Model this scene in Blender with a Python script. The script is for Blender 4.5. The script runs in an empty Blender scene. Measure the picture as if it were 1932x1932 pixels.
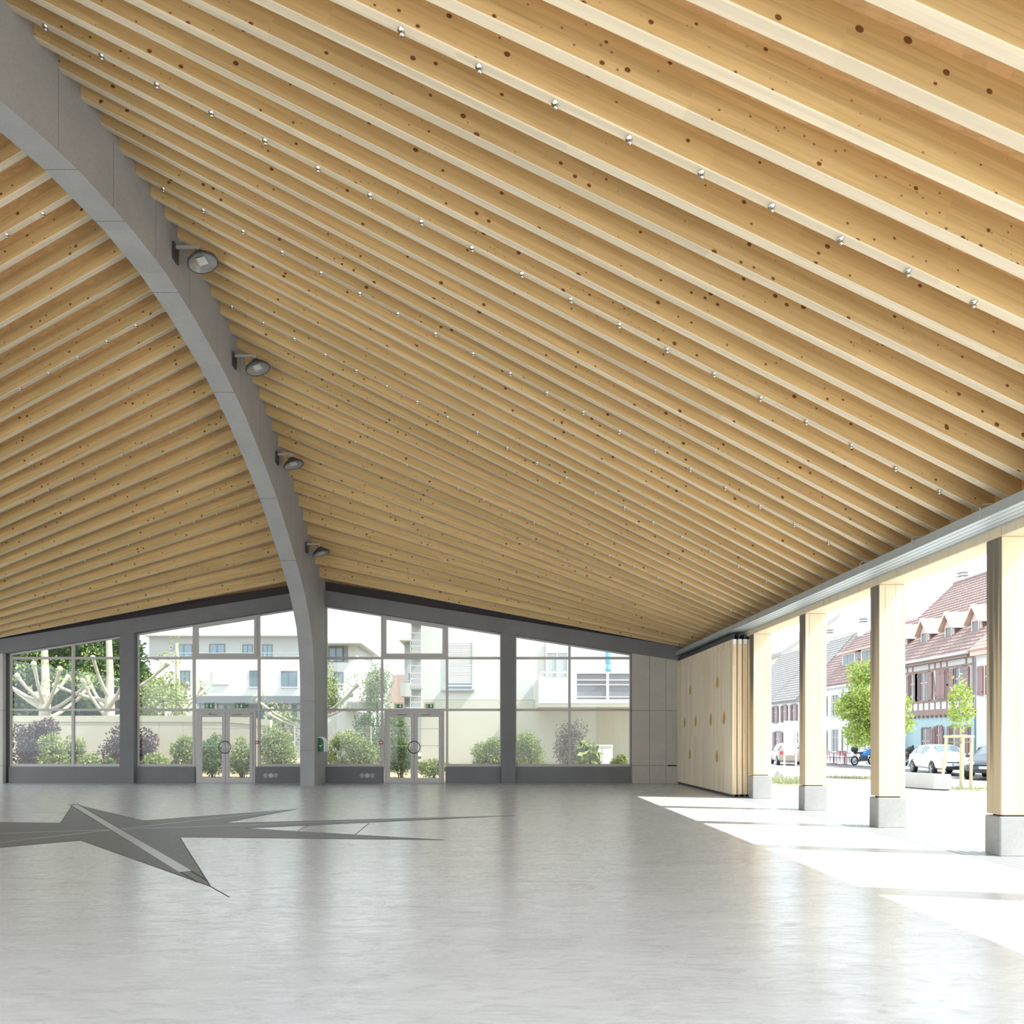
import bpy, math, random
from mathutils import Vector, Matrix
random.seed(7)
SC = bpy.context.scene
COL = SC.collection
R = math.radians

# ------------------------------------------------------------------ camera
F = 1300.0; VX = 926.0; VY = 1391.0; EYE = 1.5
cd = bpy.data.cameras.new('camera'); cam = bpy.data.objects.new('camera', cd); COL.objects.link(cam)
cd.sensor_width = 36; cd.lens = 36 * F / 1932
cd.shift_x = (966 - VX) / 1932; cd.shift_y = (VY - 966) / 1932
cd.clip_start = 0.05; cd.clip_end = 500
cam.location = (0, 0, EYE); cam.rotation_euler = (R(90), 0, 0)
SC.camera = cam
# ------------------------------------------------------------------ sky, sun, exposure
world = bpy.data.worlds.new('sky'); SC.world = world; world.use_nodes = True
bg = world.node_tree.nodes['Background']
bg.inputs[0].default_value = (0.83, 0.93, 1.0, 1); bg.inputs[1].default_value = 1.4
sd = bpy.data.lights.new('sun', 'SUN'); sun = bpy.data.objects.new('sun', sd); COL.objects.link(sun)
sd.energy = 4.4; sd.angle = R(0.5); sd.color = (1.0, 0.955, 0.88)
sun.rotation_euler = Vector((1, -0.23, 1.28)).to_track_quat('Z', 'Y').to_euler()
SC.view_settings.view_transform = 'Standard'; SC.view_settings.look = 'None'
SC.view_settings.gamma = 1; SC.view_settings.use_curve_mapping = False
SC.view_settings.exposure = 1.15
SC.cycles.max_bounces = 10; SC.cycles.diffuse_bounces = 6; SC.cycles.transparent_max_bounces = 16
SC.cycles.sample_clamp_indirect = 6

# ------------------------------------------------------------------ helpers
def at(px, py, Y):
    return Vector(((px - VX) * Y / F, Y, EYE + (VY - py) * Y / F))
def flr(px, py, z=0.0):
    Y = (EYE - z) * F / (py - VY)
    return Vector(((px - VX) * Y / F, Y, z))
def onx(px, py, X):
    Y = F * X / (px - VX)
    return Vector((X, Y, EYE + (VY - py) * Y / F))

class MB:
    def __init__(s): s.v = []; s.f = []; s.sm = []
    def add(s, vs, fs, smooth=False):
        n = len(s.v); s.v += [tuple(v) for v in vs]
        for f in fs: s.f.append([i + n for i in f]); s.sm.append(smooth)
        return s
    def box(s, a, b):
        x0, y0, z0 = a; x1, y1, z1 = b
        return s.add([(x0,y0,z0),(x1,y0,z0),(x1,y1,z0),(x0,y1,z0),(x0,y0,z1),(x1,y0,z1),(x1,y1,z1),(x0,y1,z1)],
                     [(0,3,2,1),(4,5,6,7),(0,1,5,4),(1,2,6,5),(2,3,7,6),(3,0,4,7)])
    def bbox(s, a, b, c):                       # box with chamfered vertical+horizontal edges
        x0,y0,z0 = a; x1,y1,z1 = b
        ring = [(x0+c,y0),(x1-c,y0),(x1,y0+c),(x1,y1-c),(x1-c,y1),(x0+c,y1),(x0,y1-c),(x0,y0+c)]
        cx, cy = (x0+x1)/2, (y0+y1)/2
        def ins(p): return (p[0]+(c if p[0]<cx else -c), p[1]+(c if p[1]<cy else -c))
        vs = []
        for z, i in ((z0,1),(z0+c,0),(z1-c,0),(z1,1)):
            for p in ring:
                q = ins(p) if i else p
                vs.append((q[0],q[1],z))
        fs = [tuple(range(7,-1,-1)), tuple(range(24,32))]
        for l in range(3):
            for i in range(8):
                j=(i+1)%8; fs.append((l*8+i,l*8+j,l*8+8+j,l*8+8+i))
        return s.add(vs, fs)
    def prism(s, pts, d):                       # polygon (3D pts) extruded by vector d
        n = len(pts); d = Vector(d); P = [Vector(p) for p in pts]
        fs = [tuple(range(n-1,-1,-1)), tuple(range(n,2*n))] + [(i,(i+1)%n,n+(i+1)%n,n+i) for i in range(n)]
        return s.add(P + [p+d for p in P], fs)
    def tube(s, pts, r, n=8, caps=True, smooth=True):
        P = [Vector(p) for p in pts]; rs = r if isinstance(r,(list,tuple)) else [r]*len(P)
        vs = []
        for i,p in enumerate(P):
            t = (P[min(i+1,len(P)-1)]-P[max(i-1,0)]).normalized()
            u = t.cross(Vector((0,0,1)) if abs(t.z)<.9 else Vector((1,0,0))).normalized(); w = t.cross(u)
            for k in range(n):
                a = 2*math.pi*k/n; vs.append(p+(u*math.cos(a)+w*math.sin(a))*rs[i])
        fs = []
        for i in range(len(P)-1):
            for k in range(n):
                j=(k+1)%n; fs.append((i*n+k,i*n+j,(i+1)*n+j,(i+1)*n+k))
        s.add(vs, fs, smooth)
        if caps:
            s.add(vs[:n], [tuple(range(n-1,-1,-1))]); s.add(vs[-n:], [tuple(range(n))])
        return s
    def lathe(s, prof, c, axis=(0,0,1), n=20):   # prof: list of (radius, height)
        ax = Vector(axis).normalized(); u = ax.cross(Vector((0,1,0)) if abs(ax.y)<.9 else Vector((1,0,0))).normalized(); w = ax.cross(u)
        c = Vector(c); vs=[]
        for r,h in prof:
            for k in range(n):
                a=2*math.pi*k/n; vs.append(c+ax*h+(u*math.cos(a)+w*math.sin(a))*r)
        fs=[]
        for i in range(len(prof)-1):
            for k in range(n):
                j=(k+1)%n; fs.append((i*n+k,i*n+j,(i+1)*n+j,(i+1)*n+k))
        return s.add(vs,fs,True)
    def ring(s, c, axis, r, t, n=28, m=8, a0=0, a1=2*math.pi):
        ax = Vector(axis).normalized(); u = ax.cross(Vector((0,0,1)) if abs(ax.z)<.9 else Vector((1,0,0))).normalized(); w = ax.cross(u); c=Vector(c)
        pts = [c+(u*math.cos(a0+(a1-a0)*i/n)+w*math.sin(a0+(a1-a0)*i/n))*r for i in range(n+1)]
        return s.tube(pts, t, m)
    def build(s, name, mat, parent=None, loc=None):
        me = bpy.data.meshes.new(name); me.from_pydata(s.v, [], s.f)
        if any(s.sm): me.polygons.foreach_set('use_smooth', s.sm)
        me.materials.append(mat); me.update()
        o = bpy.data.objects.new(name, me); COL.objects.link(o)
        if parent: o.parent = parent
        if loc is not None: o.location = loc
        return o

def tag(o, label=None, cat=None, group=None, kind=None):
    if label: o['label']=label
    if cat: o['category']=cat
    if group: o['group']=group
    if kind: o['kind']=kind
    return o
def empty(name, loc=(0,0,0), rz=0.0):
    o = bpy.data.objects.new(name, None); COL.objects.link(o); o.location=loc; o.rotation_euler=(0,0,rz); o.empty_display_size=.2
    return o
def setparent(o, p):
    o.parent = p; bpy.context.view_layer.update()
def thing(name, label, cat, loc=(0,0,0), rz=0.0, group=None):
    return tag(empty(name, loc, rz), label, cat, group)
def copy_tree(o, parent=None):
    c = o.copy(); COL.objects.link(c)
    if parent: c.parent = parent
    for ch in list(o.children): copy_tree(ch, c)
    return c

# ------------------------------------------------------------------ materials
def mat(name, col, rough=.7, metal=0.0, spec=.5):
    m = bpy.data.materials.new(name); m.use_nodes=True; b = m.node_tree.nodes['Principled BSDF']
    b.inputs['Base Color'].default_value=(*col,1); b.inputs['Roughness'].default_value=rough
    b.inputs['Metallic'].default_value=metal; b.inputs['Specular IOR Level'].default_value=spec
    return m
class NT:
    def __init__(s, m): s.t = m.node_tree; s.b = s.t.nodes['Principled BSDF']
    def n(s, typ, ins=None, **kw):
        x = s.t.nodes.new(typ)
        for k,v in kw.items(): setattr(x,k,v)
        for k,v in (ins or {}).items():
            if isinstance(v, bpy.types.NodeSocket): s.t.links.new(v, x.inputs[k])
            else: x.inputs[k].default_value = v
        return x
    def math(s, op, a, b=0.0, c=None):
        x = s.t.nodes.new('ShaderNodeMath'); x.operation=op
        for i,v in enumerate([a,b]+([c] if c is not None else [])):
            if isinstance(v,bpy.types.NodeSocket): s.t.links.new(v,x.inputs[i])
            else: x.inputs[i].default_value=v
        return x.outputs[0]
    def mix(s, f, a, b, bt='MIX'):
        x = s.t.nodes.new('ShaderNodeMix'); x.data_type='RGBA'; x.blend_type=bt
        for i,v in ((0,f),(6,a),(7,b)):
            if isinstance(v,bpy.types.NodeSocket): s.t.links.new(v,x.inputs[i])
            else: x.inputs[i].default_value = v if i==0 else (*v,1)
        return x.outputs[2]
    def ramp(s, f, stops):
        x = s.t.nodes.new('ShaderNodeValToRGB'); s.t.links.new(f,x.inputs[0])
        e = x.color_ramp.elements
        while len(e)<len(stops): e.new(.5)
        for i,(p,c) in enumerate(stops): e[i].position=p; e[i].color=(*c,1) if len(c)==3 else c
        return x.outputs[0]
    def coord(s, scale=(1,1,1), off=None, kind='Object'):
        tc = s.n('ShaderNodeTexCoord'); mp = s.n('ShaderNodeMapping', {'Vector':tc.outputs[kind],'Scale':scale})
        if off is not None: s.t.links.new(off, mp.inputs['Location'])
        return mp.outputs[0]
    def noise(s, vec, scale=5, detail=3, rough=.5, dist=0):
        return s.n('ShaderNodeTexNoise', {'Vector':vec,'Scale':scale,'Detail':detail,'Roughness':rough,'Distortion':dist}).outputs[0]
    def base(s, c): s.t.links.new(c, s.b.inputs['Base Color'])
    def rough(s, c): s.t.links.new(c, s.b.inputs['Roughness'])
    def bump(s, h, strength=.3, dist=.01):
        x = s.n('ShaderNodeBump', {'Height':h,'Strength':strength,'Distance':dist}); s.t.links.new(x.outputs[0], s.b.inputs['Normal'])
    def rand_off(s, k=37.0):
        oi = s.n('ShaderNodeObjectInfo'); 
        c = s.n('ShaderNodeCombineXYZ', {'X':s.math('MULTIPLY',oi.outputs['Random'],k),'Y':s.math('MULTIPLY',oi.outputs['Random'],k*1.7),'Z':s.math('MULTIPLY',oi.outputs['Random'],k*.6)})
        return c.outputs[0], oi.outputs['Random']

def wood_mat(name, light, dark, knot=(0.12,0.035,0.012), axis=0, knots=True, knot_scale=6.5, lam=.05, grain=.5, rnd=.18, rough=.6):
    """softwood with grain running along the given local axis"""
    m = mat(name, light, rough, spec=.25); t = NT(m)
    off, rn = t.rand_off()
    sc = [14,14,14]; sc[axis]=.55
    g = t.noise(t.coord(tuple(sc), off), 1.6, 5, .6, .6)
    sc2=[2.2,2.2,2.2]; sc2[axis]=.35
    g2 = t.noise(t.coord(tuple(sc2), off), 1.0, 2)
    c = t.mix(t.ramp(g,[(.3,(0,0,0)),(.72,(1,1,1))]), light, dark)
    c = t.mix(t.math('MULTIPLY',t.ramp(g2,[(.35,(0,0,0)),(.65,(1,1,1))]),.45), c, dark)
    sc3=[1/lam]*3; sc3[axis]=.45
    cc = t.coord(tuple(sc3), off)
    w = t.n('ShaderNodeTexWhiteNoise',{'Vector':t.n('ShaderNodeVectorMath',{0:cc},operation='FLOOR').outputs[0]}).outputs[0]
    v = t.math('ADD', t.math('MULTIPLY',w,.16), .92)
    v = t.math('MULTIPLY', v, t.math('ADD', t.math('MULTIPLY',rn,rnd), 1-rnd/2))
    c = t.mix(1.0, c, t.n('ShaderNodeCombineColor',{0:v,1:v,2:v}).outputs[0], 'MULTIPLY')
    if knots:
        sk=[1,1,1]; sk[axis]=.8
        vo = t.n('ShaderNodeTexVoronoi',{'Vector':t.coord(tuple(sk),off),'Scale':knot_scale})
        r = t.math('MULTIPLY', t.n('ShaderNodeSeparateColor',{0:vo.outputs['Color']}).outputs[0], .20)
        k = t.math('SUBTRACT', r, vo.outputs['Distance'])
        k1 = t.math('MULTIPLY', k, 40); k1 = t.n('ShaderNodeClamp',{0:k1}).outputs[0]
        k2 = t.n('ShaderNodeClamp',{0:t.math('MULTIPLY', t.math('ADD',k,.035), 14)}).outputs[0]
        c = t.mix(t.math('MULTIPLY',k2,.35), c, (dark[0]*.7,dark[1]*.55,dark[2]*.45))
        c = t.mix(t.math('MULTIPLY',k1,.9), c, knot)
        v2 = t.n('ShaderNodeTexVoronoi',{'Vector':t.coord(tuple(sk),off),'Scale':knot_scale*1.9})
        r2 = t.math('MULTIPLY', t.n('ShaderNodeSeparateColor',{0:v2.outputs['Color']}).outputs[1], .15)
        k3 = t.n('ShaderNodeClamp',{0:t.math('MULTIPLY', t.math('SUBTRACT', r2, v2.outputs['Distance']), 40)}).outputs[0]
        c = t.mix(t.math('MULTIPLY',k3,.75), c, (knot[0]*1.6,knot[1]*1.8,knot[2]*1.8))
        sc4=[55,55,55]; sc4[axis]=1.1
        st = t.noise(t.coord(tuple(sc4), off), 1.0, 3, .6, .8)
        c = t.mix(t.math('MULTIPLY',t.ramp(st,[(.58,(0,0,0)),(.70,(1,1,1))]),.35), c, (dark[0]*.62,dark[1]*.55,dark[2]*.5))
    t.base(c); t.bump(g, .12, .004)
    return m

M = {}
M['joist'] = wood_mat('spruce joist wood', (.67,.485,.24), (.52,.355,.155), knot_scale=7.6)
M['joistpale'] = wood_mat('paler spruce underside', (.65,.565,.42), (.56,.475,.34), knots=False)
M['deckw'] = wood_mat('spruce roof deck wood', (.62,.40,.20), (.5,.30,.13), axis=0, knots=False)
M['panel'] = wood_mat('pale solid wood panel', (.86,.765,.60), (.74,.64,.47), axis=2, knots=False, lam=.09, rnd=.06)
M['paneledge'] = wood_mat('panel edge wood', (.78,.64,.43), (.66,.50,.30), axis=2, knots=False, lam=.04)
M['darkboard'] = mat('gap shade board', (.045,.035,.035), .8)  # near-black colour stands in for shade in the gap above the beam
M['slot'] = mat('warm inlay wood', (.52,.33,.11), .55)
def oak():
    m = mat('oak pier wood', (.7,.5,.3), .65, spec=.2); t = NT(m); off, rn = t.rand_off(11)
    g = t.noise(t.coord((11,11,.5),off), 1.6, 5, .6, 1.0)
    g2 = t.noise(t.coord((2.5,2.5,.5),off), 1.0, 3, .6, 1.5)
    c = t.mix(t.ramp(g,[(.3,(0,0,0)),(.75,(1,1,1))]), (.66,.595,.46), (.55,.45,.30))
    c = t.mix(t.ramp(g2,[(.42,(0,0,0)),(.62,(1,1,1))]), c, (.66,.55,.37))
    w = t.noise(t.coord((26,26,.35),off), 1.0, 2, .5, .4)
    c = t.mix(t.ramp(w,[(.60,(0,0,0)),(.72,(.45,.45,.45))]), c, (.40,.29,.16))
    # tannin stain: a dark run down the face that looks into the hall, heaviest at the top
    sp = t.n('ShaderNodeSeparateXYZ',{0:t.coord()})
    run = t.noise(t.coord((1,13,.22),off), 1.0, 3, .55, .4)
    top = t.math('MULTIPLY', t.math('SUBTRACT', sp.outputs[2], 1.6), .10)
    k = t.n('ShaderNodeClamp',{0:t.math('MULTIPLY', t.math('SUBTRACT', t.math('ADD',run,top), .56), 8)}).outputs[0]
    face = t.n('ShaderNodeClamp',{0:t.math('MULTIPLY', t.math('SUBTRACT', -.205, sp.outputs[0]), 200)}).outputs[0]
    c = t.mix(t.math('MULTIPLY',face,.45), c, (.40,.29,.16))  # whole hall-facing side also mixed evenly browner
    c = t.mix(t.math('MULTIPLY',t.math('MULTIPLY',k,face),.85), c, (.10,.09,.085))
    t.base(c); t.bump(g,.2,.006); return m
M['oak'] = oak()
def concrete(name, a, b, rough=.85, scale=1.2, pores=True, spk=0.0):
    m = mat(name, a, rough, spec=.3); t = NT(m)
    co = t.coord((1,1,1))
    n1 = t.noise(co, scale, 4, .6); n2 = t.noise(co, 22, 4, .7)
    c = t.mix(t.ramp(n1,[(.3,(0,0,0)),(.7,(1,1,1))]), a, b)
    c = t.mix(t.math('MULTIPLY',t.ramp(n2,[(.35,(0,0,0)),(.75,(1,1,1))]),.35), c, (a[0]*.72,a[1]*.72,a[2]*.73))
    if spk:
        n3 = t.noise(co, 130, 2, .6)
        c = t.mix(t.math('MULTIPLY',t.ramp(n3,[(.42,(0,0,0)),(.62,(1,1,1))]),spk), c, (a[0]*1.5,a[1]*1.5,a[2]*1.5))
    if pores:
        vo = t.n('ShaderNodeTexVoronoi',{'Vector':co,'Scale':9.0})
        r = t.math('MULTIPLY', t.n('ShaderNodeSeparateColor',{0:vo.outputs['Color']}).outputs[1], .09)
        k = t.n('ShaderNodeClamp',{0:t.math('MULTIPLY', t.math('SUBTRACT', r, vo.outputs['Distance']), 60)}).outputs[0]
        c = t.mix(t.math('MULTIPLY',k,.6), c, (a[0]*.4,a[1]*.4,a[2]*.4))
    t.base(c); t.bump(n2,.25,.004); return m
M['arch'] = concrete('arch concrete', (.31,.315,.315), (.385,.38,.375), spk=.4)
M['darkconc'] = concrete('dark grey concrete', (.155,.155,.16), (.20,.20,.205), spk=.35)
M['wallconc'] = concrete('wall panel concrete', (.42,.395,.36), (.50,.47,.43), spk=.2)
M['plinth'] = concrete('plinth concrete', (.33,.33,.325), (.41,.405,.39))
M['bench'] = concrete('bench concrete', (.34,.34,.335), (.40,.40,.39), pores=False)
def floor_mat():
    m = mat('polished concrete floor', (.4,.4,.4), .25, spec=.7); t = NT(m)
    co = t.coord((.6,1.5,1))
    n1 = t.noise(co, 1.2, 6, .65, 1.2); n2 = t.noise(t.coord((2.0,8.0,1)), 1.6, 8, .72, 1.4); n3 = t.noise(t.coord(), .25, 2)
    c = t.mix(t.ramp(n1,[(.3,(0,0,0)),(.7,(1,1,1))]), (.53,.54,.55), (.64,.65,.66))
    c = t.mix(t.math('MULTIPLY',t.ramp(n2,[(.45,(0,0,0)),(.72,(1,1,1))]),.6), c, (.31,.31,.305))
    c = t.mix(t.math('MULTIPLY',n3,.25), c, (.60,.59,.57))
    t.base(c)
    t.rough(t.n('ShaderNodeMapRange',{0:n2,1:.3,2:.75,3:.17,4:.34}).outputs[0])
    t.bump(t.noise(t.coord((1.2,4.5,1)), 2.4, 5, .65), .14, .02)
    return m
M['floor'] = floor_mat()
def star_mat():
    m = mat('grey stone inlay', (.2,.2,.2), .4, spec=.4); t = NT(m)
    n = t.noise(t.coord((1,2.2,1)), 16, 6, .85); n2 = t.noise(t.coord(), 2, 3)
    c = t.mix(t.ramp(n,[(.38,(0,0,0)),(.62,(1,1,1))]), (.06,.065,.063), (.26,.265,.262))
    c = t.mix(t.math('MULTIPLY',n2,.3), c, (.10,.10,.10)); t.base(c); t.rough(t.n('ShaderNodeMapRange',{0:n,1:.3,2:.7,3:.4,4:.6}).outputs[0])
    return m
M['star'] = star_mat()
M['starline'] = mat('pale stone strip', (.42,.42,.42), .35)
M['joint'] = mat('dark joint', (.05,.05,.05), .8)
M['alu'] = mat('pale grey powder coated aluminium', (.46,.435,.42), .45)
M['aludark'] = mat('dark frame grey', (.20,.19,.19), .5)  # plain dark grey of the exit sign frames
M['steel'] = mat('galvanised steel', (.38,.42,.44), .5, .25)
M['chrome'] = mat('chrome', (.7,.7,.7), .15, 1.0)
M['dark'] = mat('dark grey metal', (.06,.06,.065), .5)
M['black'] = mat('black', (.02,.02,.02), .6)
M['white'] = mat('white paint', (.8,.8,.8), .5)
M['green'] = mat('sign green', (.03,.18,.06), .5)
M['aedgreen'] = mat('cabinet green', (.02,.16,.07), .4)
M['red'] = mat('red plastic', (.35,.03,.04), .4)
def glass_mat(name='window glass', tint=(.93,.95,.94), refl=.8, haze=.02):
    m = bpy.data.materials.new(name); m.use_nodes=True; t=m.node_tree; t.nodes.clear()
    out=t.nodes.new('ShaderNodeOutputMaterial'); tr=t.nodes.new('ShaderNodeBsdfTransparent'); tr.inputs[0].default_value=(*tint,1)
    gl=t.nodes.new('ShaderNodeBsdfGlossy'); gl.inputs['Roughness'].default_value=.03
    df=t.nodes.new('ShaderNodeBsdfDiffuse'); df.inputs[0].default_value=(.8,.85,.82,1)
    fr=t.nodes.new('ShaderNodeFresnel'); fr.inputs[0].default_value=1.45
    mu=t.nodes.new('ShaderNodeMath'); mu.operation='MULTIPLY'; mu.inputs[1].default_value=refl; t.links.new(fr.outputs[0],mu.inputs[0])
    m0=t.nodes.new('ShaderNodeMixShader'); m0.inputs[0].default_value=haze; t.links.new(tr.outputs[0],m0.inputs[1]); t.links.new(df.outputs[0],m0.inputs[2])
    mx=t.nodes.new('ShaderNodeMixShader'); t.links.new(mu.outputs[0],mx.inputs[0]); t.links.new(m0.outputs[0],mx.inputs[1]); t.links.new(gl.outputs[0],mx.inputs[2]); t.links.new(mx.outputs[0],out.inputs[0])
    return m
M['glass'] = glass_mat()

# ================================================================== STRUCTURE
# ---- floor and paving
def grid_mesh(name, m, xs, ys, zf):
    b = MB(); vs = [(x,y,zf(x,y)) for y in ys for x in xs]; n=len(xs)
    b.add(vs, [(j*n+i,j*n+i+1,(j+1)*n+i+1,(j+1)*n+i) for j in range(len(ys)-1) for i in range(n-1)])
    return b.build(name, m)
floor = MB().box((-18.0,-1.5,-.25),(6.87,22.72,0)).build('floor', M['floor']); tag(floor, kind='structure')
def gz(x):
    if x < 8: return -.02
    if x < 20: return -.02 - .28*(x-8)/12
    return -.30
def gnd(px, py):
    Y = 1.5*F/(py-VY)
    for _ in range(12):
        X = (px-VX)*Y/F; Y = (EYE-gz(X))*F/(py-VY)
    return Vector(((px-VX)*Y/F, Y, gz((px-VX)*Y/F)))

# ---- star inlay
C0 = Vector((-6.1, 11.2, 0))
right = [(138.3,1517),(270.7,1548.4),(559.5,1526.7),(422.3,1553),(972,1538.8),(463,1563),(838.7,1585),(339,1579.6),(398,1672.5)]
P = [flr(*p) for p in right]
P = P + [2*C0-p for p in P[1:-1]]
P[0] = (P[0] + 2*C0 - P[8])/2; P[8] = 2*C0 - P[0]
star = MB(); zt=.0022
n=len(P); Pc=[Vector((p.x,p.y,zt)) for p in P]+[Vector((C0.x,C0.y,zt))]
star.add(Pc, [(i,n,(i+1)%n) for i in range(n)])
star.add([Vector((p.x,p.y,zt)) for p in P]+[Vector((p.x,p.y,0.0)) for p in P], [(i,(i+1)%n,n+(i+1)%n,n+i) for i in range(n)])
so = star.build('star_inlay', M['star'], floor); so['label']='dark grey many-pointed star of stone set in the floor'
def strip(b, a, c, w, z0, z1):
    a=Vector((a.x,a.y,z0)); c=Vector((c.x,c.y,z0)); d=(c-a).normalized(); s=Vector((-d.y,d.x,0))*w/2
    b.prism([a-s,c-s,c+s,a+s],(0,0,z1-z0))
b=MB(); strip(b,P[0]+(P[8]-P[0])*.03,P[8]+(P[0]-P[8])*.09,.13,.0023,.0032)
o=b.build('inlay_strip', M['starline'], so); o['label']='pale band running through the star'
b=MB()
for q,(s_,w) in enumerate([((P[2],P[10]),.035),((P[4],P[12]),.03)]): strip(b,s_[0],s_[1],w,.0023,.0030)
b.build('inlay_strip', M['starline'], so)
b=MB(); d=(P[8]-P[0]).normalized(); sd_=Vector((-d.y,d.x,0))*.085
for s in (1,-1): strip(b,P[0]+sd_*s,P[8]+sd_*s*.6-d*.3,.018,.0023,.0031)
for i in range(n): strip(b,P[i],P[(i+1)%n],.010,.0023,.0034)
strip(b,P[8],flr(433,1693),.012,.0003,.0018); strip(b,flr(562,1567.5),flr(592,1552.5),.012,.0003,.0018); strip(b,flr(669,1575.5),flr(696,1553.5),.012,.0003,.0018)
b.build('joint_line', M['joint'], so)

# ---- roof geometry
XA=-5.62; HW=.22; XE=6.5; ZE=4.35
def Zr(Y):
    if Y<11.6: return 10.13-.0288*(Y-11.6)**2
    if Y>22: return 6.312-.10*(Y-22)
    return 10.13-.0353*(Y-11.6)**2
def Ze(k): return ZE+max(0,-5-k)*.02
def kY(k): return 10.01+.467*k
def kE(k): return 11.10+.443*k
K0,K1=-19,25
ceiling = empty('ceiling'); tag(ceiling, kind='structure')
JD=.345; JW=.10
ROW=[-17,-11,-5,1,7,13,19]
bolt_me=None
def make_bolt():
    b=MB(); b.lathe([(0,0),(.034,0),(.036,-.006),(.014,-.010),(.014,-.03),(.020,-.034),(.017,-.048),(.0,-.05)],(0,0,0),n=10)
    me=bpy.data.meshes.new('bolt'); me.from_pydata(b.v,[],b.f); me.polygons.foreach_set('use_smooth',b.sm); me.materials.append(M['chrome']); return me
bolt_me=make_bolt()
def mir(x): return 2*XA-x
for side in (1,-1):
    for k in range(K0,K1+1):
        ya,ye=kY(k),kE(k); xa=XA+HW; xe=XE
        pa=Vector((xa,ya,Zr(ya))); pe=Vector((xe,ye,Ze(k)))
        if side<0: pa.x=mir(pa.x); pe.x=mir(pe.x)
        d=(pe-pa)
        X=d.normalized(); Yv=Vector((0,0,1)).cross(X).normalized(); Zv=X.cross(Yv)
        Mx=Matrix((X,Yv,Zv)).transposed().to_4x4(); Mx.translation=(pa+pe)/2
        inv=Mx.inverted(); c=.006; vs=[]
        for p in (pa,pe):
            for dy,dz in ((c,0),(JW-c,0),(JW,c),(JW,JD),(0,JD),(0,c)):
                vs.append(inv@(p+Vector((0,dy,dz))))
        b=MB(); b.add(vs,[(0,1,2,3,4,5),(11,10,9,8,7,6)]+[(i,i+6,(i+1)%6+6,(i+1)%6) for i in range(6)])
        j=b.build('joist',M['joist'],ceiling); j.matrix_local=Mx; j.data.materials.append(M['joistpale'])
        for fi in (2,3,7): j.data.polygons[fi].material_index=1  # bottom and chamfer faces take the paler spruce colour
        if k in ROW:
            L=d.length; nb=int(L/.66)
            for q in range(nb+1):
                t=.02+q*.66/L+(.012 if side>0 else .02)
                if t>.985: break
                p=pa+d*t+Vector((0,JW*.55,0))
                o=bpy.data.objects.new('bolt',bolt_me); COL.objects.link(o); o.parent=j; o.matrix_parent_inverse=inv; o.location=p
# deck above the joists
b=MB(); ks=[K0-.6+i*(K1+3.4-K0)/46 for i in range(47)]
for side in (1,-1):
    vs=[]
    for k in ks:
        ya,ye=kY(k),kE(k); pa=Vector((XA,ya,Zr(ya))); pe=Vector((XE,ye,Ze(k))); d=pe-pa
        for t in (-0.0,.25,.5,.75,1.045):
            p=pa+d*t+Vector((0,0,JD+.002)); 
            if side<0: p.x=mir(p.x)
            vs.append(p)
    n=len(vs); top=[v+Vector((0,0,.14)) for v in vs]
    fs=[]
    for i in range(len(ks)-1):
        for q in range(4):
            a=i*5+q; fs.append((a,a+1,a+6,a+5)); fs.append((n+a,n+a+5,n+a+6,n+a+1))
        fs.append((i*5+4,i*5+9,n+i*5+9,n+i*5+4))
    for q in range(4):
        fs.append((q,q+1,n+q+1,n+q)); a=(len(ks)-1)*5+q; fs.append((a,a+1,n+a+1,n+a))
    b.add(vs+top,fs)
b.build('roof_deck',M['deckw'],ceiling)
# eave boards closing the gaps above the lintels
for side in (1,-1):
    x0=XE+.002; x1=XE+.05
    if side<0: x0,x1=mir(x0),mir(x1)
    MB().box((min(x0,x1),kE(K0)-.3,ZE),(max(x0,x1),22.30,ZE+JD-.03)).build('eave_board',M['deckw'],ceiling)

# ---- concrete arch
intr=[(11.45,9.215),(12.5,9.15),(13.17,9.045),(13.9,8.92),(14.51,8.76),(15.2,8.55),(15.84,8.29),(16.7,7.90),(17.44,7.515),(18.3,6.95),(19.08,6.42),(19.93,5.74),(20.34,5.27),(20.68,4.80),(20.85,4.45),(20.98,4.0),(21.07,3.5),(21.1,3.0),(21.1,0)]
far=intr; near=[(22.9-y,z) for y,z in reversed(intr[1:])]
full=near+far
full=[(y,z) for y,z in full]
topo=[(22.34-i*(22.34-.56)/36, 0) for i in range(37)]
topo=[(y,Zr(y)+JD-.02) for y,_ in topo]
ring=[(.56,0)]+[(y,z) for y,z in full]+[(22.34,0)]+topo
arch=thing('concrete_arch','tall curved grey concrete arch rising beneath the roof ridge','arch',(XA,21.7,0))
# strips: intrados resampled vs extrados by columns
def intr_z(y):
    for (a,za),(c_,zc) in zip(full[:-1],full[1:]):
        if a<=y<=c_ and c_>a: return za+(zc-za)*(y-a)/(c_-a)
    return 0
b=MB()
ysI=sorted(set([round(y,4) for y,z in full]+[1.8,21.1]))
ysM=[y for y in ysI if 1.8<=y<=21.1]
poly=[(.56,0)]+[(1.8,0)]
xs0,xs1=XA-HW,XA+HW
cols=[]                                  # (y, zlow, zhigh)
cols.append((.56,0,Zr(.56)+JD-.02)); cols.append((1.799,0,Zr(1.8)+JD-.02))
for i,y in enumerate(ysM):
    zl=3.0 if abs(y-1.8)<1e-6 or abs(y-21.1)<1e-6 else intr_z(y)
    cols.append((y,zl,Zr(y)+JD-.02))
cols.append((21.101,0,Zr(21.1)+JD-.02)); cols.append((22.70,0,Zr(22.70)+JD-.02))
vs=[]
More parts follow.
